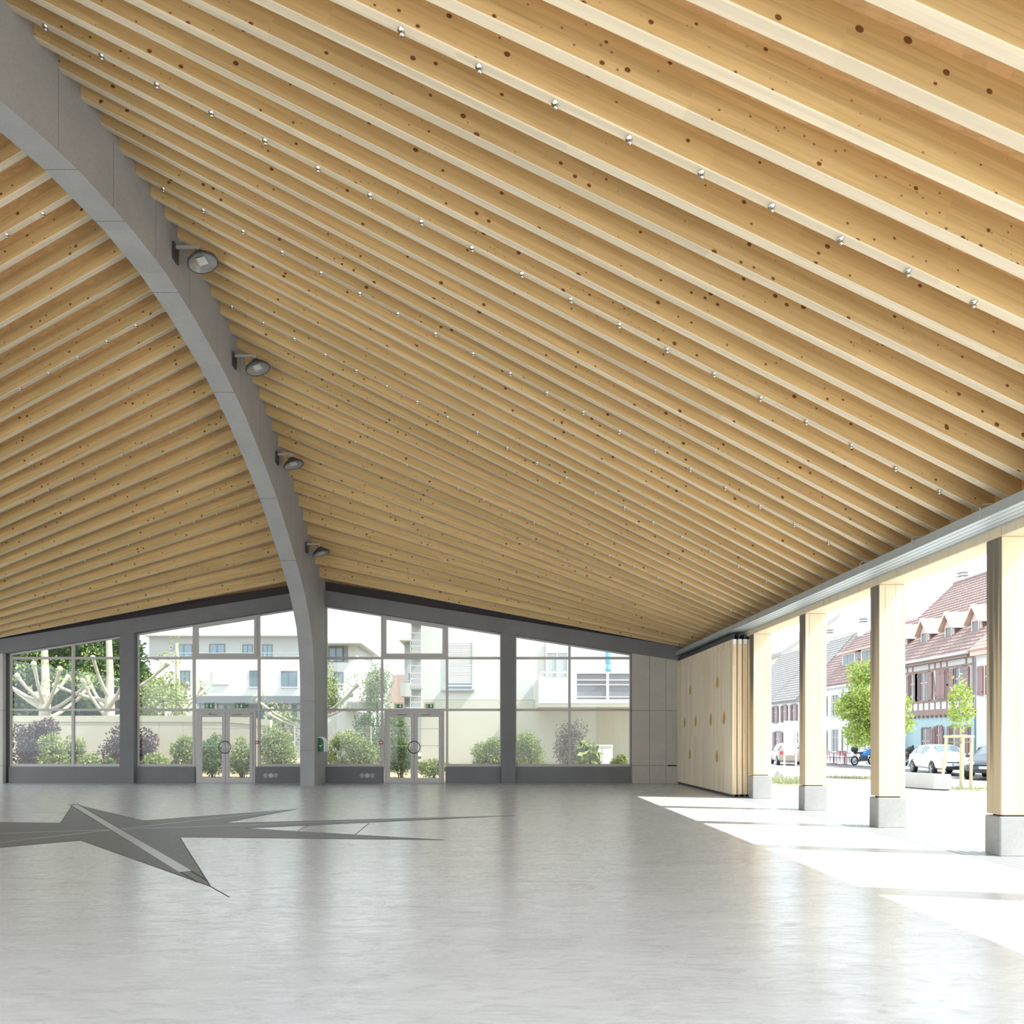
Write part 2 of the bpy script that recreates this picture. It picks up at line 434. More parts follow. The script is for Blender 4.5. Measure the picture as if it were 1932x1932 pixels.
for y,zl,zh in cols: vs+=[(xs0,y,zl),(xs1,y,zl),(xs1,y,zh),(xs0,y,zh)]
fs=[]
for i in range(len(cols)-1):
    a=i*4; 
    for q in range(4): fs.append((a+q,a+(q+1)%4,a+4+(q+1)%4,a+4+q))
fs.append((0,1,2,3)); a=(len(cols)-1)*4; fs.append((a+3,a+2,a+1,a))
b.add([Vector(v)-Vector((XA,21.7,0)) for v in vs],fs)
b.build('arch_rib',M['arch'],arch)
M['archjoint']=mat('formwork joint grey',(.16,.165,.17),.8)
for yy in (9.0,10.16,11.9,14.5,17.4,19.1):
    z0_=intr_z(yy)-.0015; dz_=intr_z(yy+.012)-intr_z(yy)
    b=MB(); b.prism([(-HW,yy-21.7,z0_),(HW,yy-21.7,z0_),(HW,yy+.012-21.7,z0_+dz_),(-HW,yy+.012-21.7,z0_+dz_)],(0,0,.01)); b.build('formwork_joint',M['archjoint'],arch)
for zz in (3.04,2.6,1.1): MB().box((-HW,21.0985-21.7,zz),(HW,21.1055-21.7,zz+.010)).build('formwork_joint',M['archjoint'],arch)
for yy in (8.6,9.85,11.1,12.35,13.6,14.85,16.1,17.35,18.6,19.85):
    MB().box((HW-.004,yy-21.7,intr_z(yy)+.02),(HW+.0012,yy-21.7+.008,Zr(yy)-.02)).build('formwork_joint',M['archjoint'],arch)

# ---- far wall
def zb(x, Y=22.35): return 5.78-.157*(abs(x-XA)-.3)
YW=22.35
wall=empty('wall_back'); tag(wall,kind='structure')
for nm,lab,x0,x1 in (('concrete_beam','sloping dark concrete beam over the windows right of the arch',XA+HW,6.62),('concrete_beam','sloping dark concrete beam over the windows left of the arch',mir(6.62),XA-HW)):
    b=MB(); b.prism([(x0,YW,zb(x0)),(x1,YW,zb(x1)),(x1,YW,zb(x1)+.475),(x0,YW,zb(x0)+.475)],(0,.4,0))
    tag(b.build(nm,M['darkconc']),lab,'beam')
for x0,x1 in ((XA+HW,6.62),(mir(6.62),XA-HW)):
    b=MB(); b.prism([(x0,22.5,zb(x0)+.475),(x1,22.5,zb(x1)+.475),(x1,22.5,zb(x1)+.70),(x0,22.5,zb(x0)+.475+.0)] if False else [(x0,22.5,zb(x0)+.475),(x1,22.5,zb(x1)+.475)]+([(x1,22.5,4.78),(x0,22.5,6.67)] if x0>XA else [(x1,22.5,6.67),(x0,22.5,4.78)]),(0,.06,0)); b.build('infill_board',M['darkboard'],wall)
cols_=[(.344,.798,'dark concrete column between the right door bay and the corner windows'),(mir(.798),mir(.344),'dark concrete column left of the left double door')]
for x0,x1,lab in cols_:
    b=MB(); xm=(x0+x1)/2
    b.prism([(x0-xm,0,0),(x1-xm,0,0),(x1-xm,0,zb(x1)),(x0-xm,0,zb(x0))],(0,.38,0))
    b.v=[v for v in b.v]; t=tag(b.build('concrete_column',M['darkconc'],None,(xm,YW,0)),lab,'column')
YG=22.60; SG=F/YG
def gx(px): return (px-VX)/SG
def gzz(py): return EYE+(VY-py)/SG
ZS=gzz(1446.5)
dL0,dL1=gx(369.5),gx(485); dR0,dR1=gx(723.5),gx(840.5)
for x0,x1 in ((-15.75,cols_[1][0]),(cols_[1][1],dL0),(dL1,XA-HW),(XA+HW,dR0),(dR1,.344),(.798,gx(1190))):
    MB().box((x0,22.50,0),(x1,22.72,ZS)).build('parapet',M['darkconc'],wall)
# solid wall with recessed joints, right corner (and the same beyond the left bay)
for sgn in (1,-1):
    def mx(x): return x if sgn>0 else mir(x)
    xl=gx(1190); xr=6.62
    a,c=sorted((mx(xl),mx(xr)))
    b=MB(); b.prism([(a,22.50,0),(c,22.50,0),(c,22.50,zb(c)),(a,22.50,zb(a))],(0,.22,0)); b.build('wall_core',M['joint'],wall)
    xs=[xl,gx(1222),gx(1253),gx(1284),xr]; zs=[0,gzz(1444),gzz(1341),None]
    for i in range(4):
        for j in range(3):
            a,c=sorted((mx(xs[i]),mx(xs[i+1]))); g=.004
            z0=zs[j]; z1=zs[j+1]
            za=z1-g if z1 else zb(a)-.002; zc=z1-g if z1 else zb(c)-.002
            b=MB(); b.prism([(a+g,22.35,z0+g),(c-g,22.35,z0+g),(c-g,22.35,zc),(a+g,22.35,za)],(0,.149,0)); b.build('concrete_panel',M['wallconc'],wall)
o=MB().box((gx(1256),22.335,gzz(1445.2)),(gx(1276),22.349,gzz(1442.6))).build('wall_slot',M['black'],wall); o['label']='short black slot low on the corner wall'
def disc(b,c,r,h,n=16,axis=(0,-1,0)): b.lathe([(0,h),(r*.9,h),(r,h*.6),(r,0)],c,axis,n)
for xs in ((504,513.5,523),(684,694,703.5)):
    for i,px in enumerate(xs):
        b=MB(); disc(b,(gx(px),22.499,gzz(1463)),.085,.02); o=b.build('round_outlet',M['alu'] if i==1 else M['plinth'],wall)

# ---- windows
def win_pane(parent,x0,x1,z0,z1,slope=True):
    b=MB()
    za=min(z1,zb(x0)+.06) if z1 is not None else zb(x0)+.0; zc=z1 if z1 is not None else zb(x1)
    if z1 is not None: za=zc=z1
    b.prism([(x0,YG+.02,z0),(x1,YG+.02,z0),(x1,YG+.02,zc),(x0,YG+.02,za)],(0,.012,0)); return b.build('pane',M['glass'],parent)
def bar_v(parent,px,w=.07,z0=ZS,z1=None,name='mullion',depth=.09,m='alu'):
    x=gx(px); z1=z1 if z1 is not None else min(zb(x-w/2),zb(x+w/2))
    return MB().bbox((x-w/2,YG-.05,z0),(x+w/2,YG-.05+depth,z1),.004).build(name,M[m],parent)
def bar_h(parent,x0,x1,z,h=.07,name='transom',m='alu',dy=0):
    return MB().bbox((x0,YG-.05-dy,z-h/2),(x1,YG+.04,z+h/2),.004).build(name,M[m],parent)
zT1=gzz(1339.3); zT2=gzz(1241.8); hT=.075
bays=[('window_1',-15.75,cols_[1][0],[138.5],None),('window_2',cols_[1][1],XA-HW,[366.5,489],(369.5,485)),('window_3',XA+HW,.344,[721,843.5],(723.5,840.5)),('window_4',.798,gx(1190),[1074.3],None)]
for nm,x0,x1,mull,door in bays:
    w=empty(nm,(0,0,0)); tag(w,kind='structure')
    wm=.075
    xs=[x0]+[gx(p) for p in mull]+[x1]
    for p in mull:
        if door:
            bar_v(w,p,wm,0.0)
        else: bar_v(w,p,wm)
    # edge frame posts
    for x,s in ((x0,1),(x1,-1)):
        c=x+s*.022
        MB().bbox((c-.02,YG-.04,ZS),(c+.02,YG+.04,min(zb(c-.02),zb(c+.02))),.003).build('edge_frame',M['alu'],w)
    for i in range(len(xs)-1):
        a=xs[i]+(wm/2 if i else .042); c=xs[i+1]-(wm/2 if i<len(xs)-2 else .042)
        isd = door and i==1
        bar_h(w,a,c,zT1,hT); bar_h(w,a,c,zT2,hT)
        if not isd:
            bar_h(w,a,c,ZS+.045,.09,'sill_rail')
            win_pane(w,a,c,ZS+.09,zT1-hT/2)
        win_pane(w,a,c,zT1+hT/2,zT2-hT/2)
        # head rail under the beam
        b=MB(); hr=.05; b.prism([(a,YG-.04,zb(a)-hr),(c,YG-.04,zb(c)-hr),(c,YG-.04,zb(c)-.002),(a,YG-.04,zb(a)-.002)],(0,.08,0)); b.build('head_rail',M['alu'],w)
        if isd:   # opening vent with a heavier frame
            z0=zT2+hT/2; f=.11
            v=empty('vent_window'); v.parent=w
            MB().bbox((a,YG-.075,z0),(a+f,YG+.03,zb(a+f/2)-.05),.004).build('stile',M['alu'],v)
            MB().bbox((c-f,YG-.075,z0),(c,YG+.03,min(zb(c),zb(c-f))-.05),.004).build('stile',M['alu'],v)
            MB().bbox((a+f,YG-.075,z0),(c-f,YG+.03,z0+f),.004).build('bottom_rail',M['alu'],v)
            b=MB(); b.prism([(a+f,YG-.07,zb(a+f)-.13),(c-f,YG-.07,zb(c-f)-.13),(c-f,YG-.07,zb(c-f)-.055),(a+f,YG-.07,zb(a+f)-.055)],(0,.09,0)); b.build('top_rail',M['alu'],v)
            b=MB(); b.prism([(a+f,YG+.0,z0+f),(c-f,YG+.0,z0+f),(c-f,YG+.0,zb(c-f)-.13),(a+f,YG+.0,zb(a+f)-.13)],(0,.012,0)); b.build('pane',M['glass'],v)
        else:
            b=MB(); b.prism([(a,YG+.02,zT2+hT/2),(c,YG+.02,zT2+hT/2),(c,YG+.02,zb(c)-hr),(a,YG+.02,zb(a)-hr)],(0,.012,0)); b.build('pane',M['glass'],w)
# ---- double doors
def double_door(name,x0,x1):
    d=empty(name); tag(d,kind='structure')
    zt=zT1-hT/2; f=.065; y0=YG-.08; y1=YG+.03
    x0+=.038 ;x1-=.038
    for a,c in ((x0,x0+f),(x1-f,x1)): MB().bbox((a,y0,0),(c,y1,zt),.004).build('door_frame',M['alu'],d)
    MB().bbox((x0+f,y0,zt-.06),(x1-f,y1,zt),.004).build('door_frame',M['alu'],d)
    xm=(x0+x1)/2; g=.004
    for (a,c,s) in ((x0+f+g,xm-g,1),(xm+g,x1-f-g,-1)):
        lf=empty('door_leaf'); lf.parent=d
        st=.11; zb0=.012; z1=zt-.068; ly0=y0-.012; ly1=y1-.03
        MB().bbox((a,ly0,zb0),(a+st,ly1,z1),.005).build('stile',M['alu'],lf)
        MB().bbox((c-st,ly0,zb0),(c,ly1,z1),.005).build('stile',M['alu'],lf)
        MB().bbox((a+st,ly0,zb0),(c-st,ly1,zb0+.15),.005).build('bottom_rail',M['alu'],lf)
        MB().bbox((a+st,ly0,z1-.13),(c-st,ly1,z1),.005).build('top_rail',M['alu'],lf)
        MB().box((a+st,ly0+.03,zb0+.15),(c-st,ly0+.042,z1-.13)).build('pane',M['glass'],lf)
        # white safety dots in two rows
        b=MB()
        for z in (gzz(1375),gzz(1407)):
            nn=10
            for i in range(nn):
                x=a+st+(c-a-2*st)*(i+.5)/nn; b.box((x-.018,ly0+.026,z-.018),(x+.018,ly0+.029,z+.018))
        o=b.build('safety_dots',M['white'],lf); o['kind']='stuff'
        # half ring pull handle
        zc=gzz(1409.8); r=.195
        b=MB(); b.ring((xm,ly0-.05,zc),(0,1,0),r,.014,16,8,math.pi/2 if s<0 else -math.pi/2,math.pi*1.5 if s<0 else math.pi/2)
        for dz in (r,-r): b.tube([(xm-s*.02,ly0-.05,zc+dz*.985),(xm-s*.02,ly0,zc+dz*.985)],.012,8)
        o=b.build('handle',M['dark'],lf); o['label']='half ring pull handle'
        b=MB(); disc(b,(xm-s*.05,ly0,zc-.08),.016,.012,10); b.build('lock',M['dark'],lf)
        # door closer
        xa=a+.05 if s>0 else c-.05
        MB().bbox((min(xa,xa+s*.34),ly0-.05,z1-.045),(max(xa,xa+s*.34),ly0-.001,z1+.015),.006).build('door_closer',M['alu'],lf)
        b=MB(); b.tube([(xa+s*.3,ly0-.03,z1-.05),(xa+s*.62,ly0-.04,z1-.065)],.009,6); b.build('closer_arm',M['dark'],lf)
    MB().box((x0,y0,0.0),(x1,y1,.010)).build('threshold',M['steel'],d)
    return d
double_door('door_1',dL0,dL1); double_door('door_2',dR0,dR1)

# ---- right side: lintel, piers, sliding rail, floor tracks
lint=tag(MB().bbox((6.42,.6,4.03),(6.86,22.34,4.348),.01).build('timber_beam',M['oak']),'long pale oak lintel beam resting on the row of piers','beam')
PY=[16.85,14.08,11.40,8.67,5.94,3.21]
plab=['oak pier on a concrete plinth beside the folded panels','second oak pier from the folded panels, black stain down its left face','third oak pier from the folded panels, split near its foot','oak pier with long dark streak at the right edge of the photo',
 'oak pier just outside the right edge of the photo','oak pier nearest the camera, outside the photo']
for i,y in enumerate(PY):
    t=thing('timber_pier',plab[i],'pillar',(6.64,y+.13,0),0,'oak piers along the open side')
    zp=.50 if i else .56
    MB().bbox((-.235,-.14,0),(.235,.14,zp),.012).build('plinth',M['plinth'],t)
    MB().box((-.16,-.09,zp),(.16,.09,zp+.02)).build('bearing_plate',M['dark'],t)
    MB().bbox((-.22,-.13,zp+.02),(.22,.13,4.029),.008).build('post',M['oak'],t)
b=MB()
rl=thing('sliding_rail','four-channel grey steel overhead rail for the folding panels','rail',(6.2,14,4.15))
for i in range(4):
    x=6.005+i*.104
    b=MB(); b.prism([(x-6.2+p,-12.8,z) for p,z in ((0,0),(.044,0),(.044,.012),(.014,.012),(.014,.075),(.088,.075),(.088,.012),(.058,.012),(.058,0),(.102,0),(.102,.09),(0,.09))],(0,21.1,0)); b.build('channel',M['steel'],rl)
MB().box((-.23,-12.8,.0),(-.197,8.3,.125)).build('fascia',M['steel'],rl)
y=-11.6+14
hy=[8.4+1.36*i for i in range(-5,10)]
for h in hy:
    b=MB(); b.tube([(-.236,h-14,.03),(-.236,h-14,.15),(-.20,h-14,.19),(-.02,h-14+.03,.21),(.25,h-14+.05,.20)],.007,6); b.build('hook',M['alu'],rl)
for i in range(4):
    x=6.05+i*.13
    b=MB(); 
    b.box((x-.02,1.0,0),(x+.055,22.3,.004))
    gr=MB().box((x+.010,1.0,.0041),(x+.024,22.3,.0046)); tb_=b.build('floor_track',M['steel']); gr.build('groove',M['joint'],tb_)
    tag(tb_,['steel floor track nearest the hall interior','second steel floor track counting from the hall interior','third steel floor track counting from the hall interior','steel floor track nearest the oak piers'][i],'track','floor tracks of the folding panels')
# folding panels with teardrop inlays
def tear(yc,zc,w,h,n=12):
    pts=[]
    for i in range(n):
        a=2*math.pi*i/n; s=math.sin(a); c=math.cos(a)
        ww=w/2*(1-.55*max(0,s)**1.3); pts.append((yc+c*ww, zc+s*h/2))
    return pts
pan_y0,pan_y1=17.2,22.335; ph=3.95
plabs=['tall pale wood folding panel with eight teardrop slots, facing the hall','second folding wood panel of the stack, edge only showing','third folding wood panel of the stack, edge only showing','folding wood panel of the stack next to the oak piers']
XPN=[6.03,6.165,6.30,6.43]
tears=[(1437,432,18,80),(1621,382,16,90),(1400,655,11,74),(1474,645,14,86),(1576,633,15,92),(1665,620,18,100),(1435,870,15,74),(1617,882,15,90)]
def u(p): return (p[0]/3.578+900, p[1]/3.578+1180)
for i,x in enumerate(XPN):
    t=thing('folding_panel',plabs[i],'panel',(x,19.7,0),0,'stacked folding wood panels')
    holes=[]
    if i==0:
        for (cx,cy,w,h) in tears:
            q=onx(*u((cx,cy)),6.03); hh=h/3.578*q.y/F; ww=.27; holes.append(tear(q.y-19.7,q.z,ww,hh*1.02))
    # front skin with real holes
    cu=bpy.data.curves.new('skin','CURVE'); cu.dimensions='2D'; cu.fill_mode='BOTH'; cu.extrude=.012
    outl=[(pan_y0-19.7,.07),(pan_y1-19.7,.07),(pan_y1-19.7,ph),(pan_y0-19.7,ph)]
    for pl in [outl]+holes:
        sp=cu.splines.new('POLY'); sp.points.add(len(pl)-1); sp.use_cyclic_u=True
        for pt,(a,c) in zip(sp.points,pl): pt.co=(a,c,0,1)
    tmp=bpy.data.objects.new('tmp',cu); COL.objects.link(tmp); dg=bpy.context.evaluated_depsgraph_get(); dg.update()
    me=bpy.data.meshes.new_from_object(tmp.evaluated_get(dg)); COL.objects.unlink(tmp); bpy.data.objects.remove(tmp)
    me.transform(Matrix(((0,0,1,.012),(1,0,0,0),(0,1,0,0),(0,0,0,1)))); me.materials.clear(); me.materials.append(M['panel'])
    o=bpy.data.objects.new('front_board',me); COL.objects.link(o); o.parent=t
    MB().box((.0245,pan_y0-19.7+.004,.07),(.105,pan_y1-19.7,ph)).build('core_board',M['paneledge'],t)
    for j,hl in enumerate(holes):
        b=MB(); b.prism([(.0165,a,c) for a,c in hl],(.0075,0,0)); o=b.build('teardrop_slot',M['slot'],t); 
        if j==0: o['label']='teardrop slot lined with darker warm wood'
    MB().box((.02,pan_y0-19.7-.006,ph-.12),(.095,pan_y0-19.7+.003,ph)).build('hanger_plate',M['white'],t)
    MB().box((.03,pan_y0-19.7+.05,.012),(.08,pan_y1-19.7-.05,.069)).build('guide_rail',M['dark'],t)
    MB().box((.04,pan_y0-19.7+.05,ph),(.07,pan_y1-19.7-.05,4.15 if i<0 else ph+.14)).build('hanger_rail',M['dark'],t)

#--BODY2--
# ================================================================== FITTINGS
# floodlights on the arch
def flood(px,py,Y,label,s=1.0):
    c=at(px,py,Y); t=thing('floodlight',label,'lamp',(XA+HW,c.y+.05,c.z),0,'floodlights along the arch')
    dx=c.x-(XA+HW)
    r=.25*s; ax=Vector((.30,.05,-.95)).normalized(); o=Vector((dx,-.05,0))
    b=MB(); b.lathe([(0.0,-.17),(.07,-.165),(.11,-.12),(r*.72,-.07),(r,-.01),(r*1.03,.02),(r*1.0,.035),(r*.94,.03)],o,ax,28); b.build('housing',M['dark'],t)
    b=MB(); b.lathe([(r*.95,.028),(r*.55,-.03),(r*.2,-.05),(0,-.05)],o,ax,28); q=b.build('reflector',M['lampinner'],t); q['label']='pale reflector dish'
    b=MB(); b.lathe([(0,.024),(r*.95,.024),(r*.95,.03),(0,.03)],o,ax,28); b.build('lens',M['lens'],t)
    u_=ax.cross(Vector((0,1,0))).normalized(); w_=ax.cross(u_)
    b=MB(); cc=o+ax*.0
    b.prism([cc+u_*.075+w_*.085,cc-u_*.075+w_*.085,cc-u_*.075-w_*.085,cc+u_*.075-w_*.085],ax*-.02); b.build('led_plate',M['white'],t)
    b=MB(); p=o-ax*.16
    b.tube([p,p+Vector((-.02,0,.10))],.022,8); b.build('swivel',M['alu'],t)
    z=p.z+.10
    MB().bbox((0.0,-.07,z-.025),(p.x+.02,-.03,z+.02),.004).build('bracket_arm',M['alu'],t)
    MB().bbox((-.0,-.13,z-.24),(.035,.06,z+.05),.004).build('mounting_plate',M['dark'],t)
M['lens']=glass_mat('clear lamp lens',(.98,.98,.98),.25,0.0)
M['lampinner']=mat('silver reflector',(.55,.56,.57),.3,.6)
flood(382,494,11.75,'nearest and largest floodlight on the arch, top left of the photo')
flood(486,694,14.45,'second floodlight down the arch from the top')
flood(554,876,17.35,'third floodlight down the arch from the top')
flood(606,1043,20.1,'lowest floodlight on the arch, just above the far windows')
# defibrillator cabinet
t=thing('defibrillator_cabinet','green and white rounded defibrillator cabinet on the arch foot','cabinet',(XA+HW,21.55,1.05))
def aprof(w,h,n=8):
    r=w*.85; return [(0,0),(w,0),(w,h-r)]+[(w-r+r*math.cos(a),h-r+r*math.sin(a)) for a in [math.pi/2*i/n for i in range(1,n+1)]]+[(0,h)]
b=MB(); b.prism([(x+.001,0,z) for x,z in aprof(.20,.46)],(0,.36,0)); b.build('cover',M['white'],t)
b=MB(); b.prism([(x+.001,-.012,z) for x,z in aprof(.172,.435)],(0,.0118,0)); b.build('side_panel',M['aedgreen'],t)
b=MB()
def heart(cx,cz,s,n=20): return [(cx+s*16*math.sin(a)**3/16,cz+s*(13*math.cos(a)-5*math.cos(2*a)-2*math.cos(3*a)-math.cos(4*a))/16) for a in [-2*math.pi*i/n for i in range(n)]]
b.prism([(x,-.0145,z) for x,z in heart(.075,.175,.036)],(0,.002,0))
for (x,z,w,h) in ((.115,.205,.034,.009),(.1275,.205,.009,.034)): b.box((x,-.0145,z-h/2+.0045),(x+w,-.0125,z+h/2+.0045))
o=b.build('heart_symbol',M['white'],t)
b=MB(); b.prism([(.078,-.0165,.20),(.068,-.0165,.175),(.078,-.0165,.175),(.070,-.0165,.15),(.088,-.0165,.183),(.078,-.0165,.183),(.086,-.0165,.20)],(0,.0018,0)); b.build('lightning_symbol',M['aedgreen'],t)
# exit signs standing on the door transoms
def exit_sign(px,label):
    x=gx(px); t=thing('exit_sign',label,'sign',(x,YG-.13,zT1+hT/2),0,'exit signs above the double doors')
    w=.155;h=.19
    for a,c in (((-w,-.02,0),(-w+.012,.02,h)),((w-.012,-.02,0),(w,.02,h)),((-w,-.02,h-.012),(w,.02,h))): MB().box(a,c).build('frame_bar',M['aludark'],t)
    MB().box((-.123,-.012,.012),(.123,.012,.148)).build('panel',M['green'],t)
    b=MB(); y0,y1=-.016,-.0125
    # doorway with running figure
    b.box((-.112,y0,.022),(-.104,y1,.135)); b.box((-.112,y0,.127),(-.05,y1,.135)); b.box((-.058,y0,.022),(-.05,y1,.135))
    b.lathe([(0,.003),(.011,.003),(.011,0)],(-.075,y1,.113),(0,-1,0),10)
    b.prism([(-.092,y1,.10),(-.068,y1,.096),(-.072,y1,.062),(-.090,y1,.066)],(0,-.003,0))
    b.prism([(-.090,y1,.068),(-.080,y1,.064),(-.094,y1,.03),(-.101,y1,.034)],(0,-.003,0))
    b.prism([(-.082,y1,.068),(-.070,y1,.066),(-.060,y1,.044),(-.067,y1,.04)],(0,-.003,0))
    b.build('running_figure',M['white'],t)
    b=MB(); b.prism([(.03,y1,.135),(.03,y1,.08),(.005,y1,.08),(.05,y1,.028),(.095,y1,.08),(.07,y1,.08),(.07,y1,.135)],(0,-.003,0)); b.build('down_arrow',M['white'],t)
exit_sign(398.5,'green exit sign on the left half of the left double door'); exit_sign(455.5,'green exit sign on the right half of the left double door')
exit_sign(753.5,'green exit sign on the left half of the right double door'); exit_sign(811,'green exit sign on the right half of the right double door')
def call(px,py,label):
    t=thing('call_point',label,'alarm',(gx(px),YG-.14,gzz(py)))
    MB().bbox((-.06,0,-.05),(.06,.085,.05),.008).build('case',M['red'],t)
    MB().bbox((-.035,-.006,-.018),(.035,-.0005,.018),.002).build('plate',M['white'],t)
call(487,1400.5,'small red call point right of the left double door'); call(720.5,1401,'small red call point left of the right double door')

# ================================================================== OUTDOORS: ground
M['plaza']=concrete('pale plaza paving',(.60,.59,.57),(.68,.67,.65),pores=False,scale=.5)
M['asphalt']=concrete('road asphalt',(.17,.17,.175),(.21,.21,.215),pores=False)
def soil():
    m=mat('mulch soil',(.3,.24,.17),.95); t=NT(m); n=t.noise(t.coord(),9,5,.7); n2=t.noise(t.coord(),1.3,3)
    c=t.mix(t.ramp(n,[(.35,(0,0,0)),(.65,(1,1,1))]),(.20,.15,.10),(.42,.34,.24)); c=t.mix(t.math('MULTIPLY',t.ramp(n2,[(.5,(0,0,0)),(.7,(1,1,1))]),.6),c,(.22,.30,.10)); t.base(c); t.bump(n,.5,.03); return m
M['soil']=soil()
M['forecourt']=concrete('grey forecourt paving',(.38,.38,.37),(.44,.44,.43),pores=False,scale=.5)
xs=[6.86,8,10,12,14,16,18,20]; ys=[-30+5*i for i in range(27)]
tag(grid_mesh('plaza',M['plaza'],xs,ys,lambda x,y:gz(x)-.003),kind='structure')
tag(grid_mesh('road',M['asphalt'],[20,24],ys,lambda x,y:-.31),kind='structure')
tag(MB().box((19.9,-30,-.4),(20.0,100,-.29)).build('road_edge',M['bench']),kind='structure')
tag(grid_mesh('pavement',M['plaza'],[24,27,80],ys,lambda x,y:-.25),kind='structure')
tag(grid_mesh('garden_ground',M['soil'],[-90,-40,-12,0,6.86],[22.73,26,30,60,100],lambda x,y:-.03 if y<31 else -.05),kind='structure')
tag(grid_mesh('forecourt',M['forecourt'],[-90,-40,-18.01],[-30,0,22.72],lambda x,y:-.03),kind='structure')
tag(grid_mesh('forecourt',M['plaza'],[-18,0,6.86],[-30,-10,-1.51],lambda x,y:-.03),kind='structure')

# ================================================================== OUTDOORS: plants
def leaf_mat(name,a,b_,tr=.45):
    m=bpy.data.materials.new(name); m.use_nodes=True; t=m.node_tree; t.nodes.clear(); out=t.nodes.new('ShaderNodeOutputMaterial')
    g=t.nodes.new('ShaderNodeNewGeometry'); mx=t.nodes.new('ShaderNodeMix'); mx.data_type='RGBA'; mx.inputs[6].default_value=(*a,1); mx.inputs[7].default_value=(*b_,1)
    t.links.new(g.outputs['Random Per Island'],mx.inputs[0])
    d=t.nodes.new('ShaderNodeBsdfDiffuse'); l=t.nodes.new('ShaderNodeBsdfTranslucent'); ms=t.nodes.new('ShaderNodeMixShader'); ms.inputs[0].default_value=tr
    t.links.new(mx.outputs[2],d.inputs[0]); t.links.new(mx.outputs[2],l.inputs[0]); t.links.new(d.outputs[0],ms.inputs[1]); t.links.new(l.outputs[0],ms.inputs[2]); t.links.new(ms.outputs[0],out.inputs[0]); return m
M['lf_yg']=leaf_mat('yellow green leaves',(.45,.52,.17),(.17,.26,.06),.4)
M['lf_g']=leaf_mat('green leaves',(.20,.29,.10),(.055,.10,.03),.3)
M['lf_lg']=leaf_mat('light green leaves',(.45,.50,.21),(.12,.17,.06),.35)
M['lf_dk']=leaf_mat('dark conifer leaves',(.09,.15,.05),(.04,.08,.03),.3)
M['lf_pu']=leaf_mat('purple leaves',(.17,.11,.13),(.05,.032,.04),.3)
M['lf_pk']=leaf_mat('dusky pink leaves',(.32,.25,.23),(.12,.11,.08),.35)
M['lf_wi']=leaf_mat('grey green willow leaves',(.42,.46,.32),(.28,.33,.2),.5)
M['bark']=concrete('pale mottled bark',(.50,.46,.38),(.38,.34,.27),pores=False,scale=5)
M['twig']=mat('brown twig',(.16,.11,.07),.9)
M['stake']=mat('pale round stake wood',(.48,.39,.25),.7)
rg=random.Random(11)
def rdir():
    z=rg.uniform(-1,1); a=rg.uniform(0,2*math.pi); s=math.sqrt(1-z*z); return Vector((s*math.cos(a),s*math.sin(a),z))
def leaves(name,m,parent,blobs,n,size,shell=.55,asp=.55,flat=.0,zmin=.02):
    vs=[];fs=[]; tot=sum(b[1]*b[2]*b[3] for b in blobs)
    for (c,rx,ry,rz) in blobs:
        k=max(6,int(n*(rx*ry*rz)/tot)); c=Vector(c)
        for _ in range(k):
            d=rdir(); r=rg.uniform(shell,1)**.7*(1+rg.uniform(-.22,.22))
            p=c+Vector((d.x*rx,d.y*ry,d.z*rz))*r
            if p.z<zmin: p.z=zmin+rg.uniform(0,.1)
            u_=(rdir()+d*.4).normalized(); v_=u_.cross(rdir()).normalized(); s=size*rg.uniform(.6,1.3)
            i=len(vs); vs+= [p-u_*s*.5,p+v_*s*asp*.5,p+u_*s*.5,p-v_*s*asp*.5]; fs.append((i,i+1,i+2,i+3))
    me=bpy.data.meshes.new(name); me.from_pydata([tuple(v) for v in vs],[],fs); me.materials.append(m)
    o=bpy.data.objects.new(name,me); COL.objects.link(o); 
    if parent: o.parent=parent
    o['kind']='stuff' ; return o
def shrub(name,label,m,px0,px1,ytop,Y,n,size,group='shrubs in the garden bed',zb0=0.0,lobes=16,base='round',cat='shrub'):
    a=at(px0,ytop,Y); c_=at(px1,ytop,Y); x=(a.x+c_.x)/2; w=(c_.x-a.x)/2*1.42; h=(a.z-zb0)*1.08; n=int(n*1.7)
    t=thing(name,label,cat,(x,Y,zb0),0,group)
    b=MB()
    for i in range(6):
        d=rdir(); b.tube([(d.x*.06,d.y*.06,-.03),(d.x*w*.3,d.y*.2,h*.35),(d.x*w*.6,d.y*.4,h*.75)],[.022,.014,.006],5)
    b.build('stem',M['twig'],t)
    blobs=[]
    if base=='cone':
        for i in range(lobes):
            f=i/(lobes-1); ww=w*(1-.72*f**1.6)*.62; ang=rg.uniform(0,6.28)
            blobs.append(((math.cos(ang)*w*.36*(1-f),math.sin(ang)*w*.3,h*(.16+.68*f)),ww,ww,h*.22))
    else:
        for i in range(lobes):
            zf=rg.uniform(.25,.78); e=math.sqrt(max(.1,1-(abs(zf-.45)/.6)**2)); ang=rg.uniform(0,6.28); rr=rg.uniform(.1,.55)
            s=rg.uniform(.2,.36)
            blobs.append(((math.cos(ang)*w*rr*e,math.sin(ang)*min(w,.7)*rr,h*zf),w*s,min(w,.9)*s,h*s*.6))
        blobs.append(((0,0,h*.42),w*.6,min(w,.9)*.5,h*.36))
    leaves('foliage',m,t,blobs,n,size); return t
shrub('purple_smokebush','large purple-leaved bush at the left edge of the garden bed',M['lf_pu'],18,112,1358,26.6,2600,.12,zb0=-.03)
shrub('green_shrub','yellow-green bush in front of the left purple bush',M['lf_lg'],72,128,1385,25.2,2200,.10,zb0=-.03)
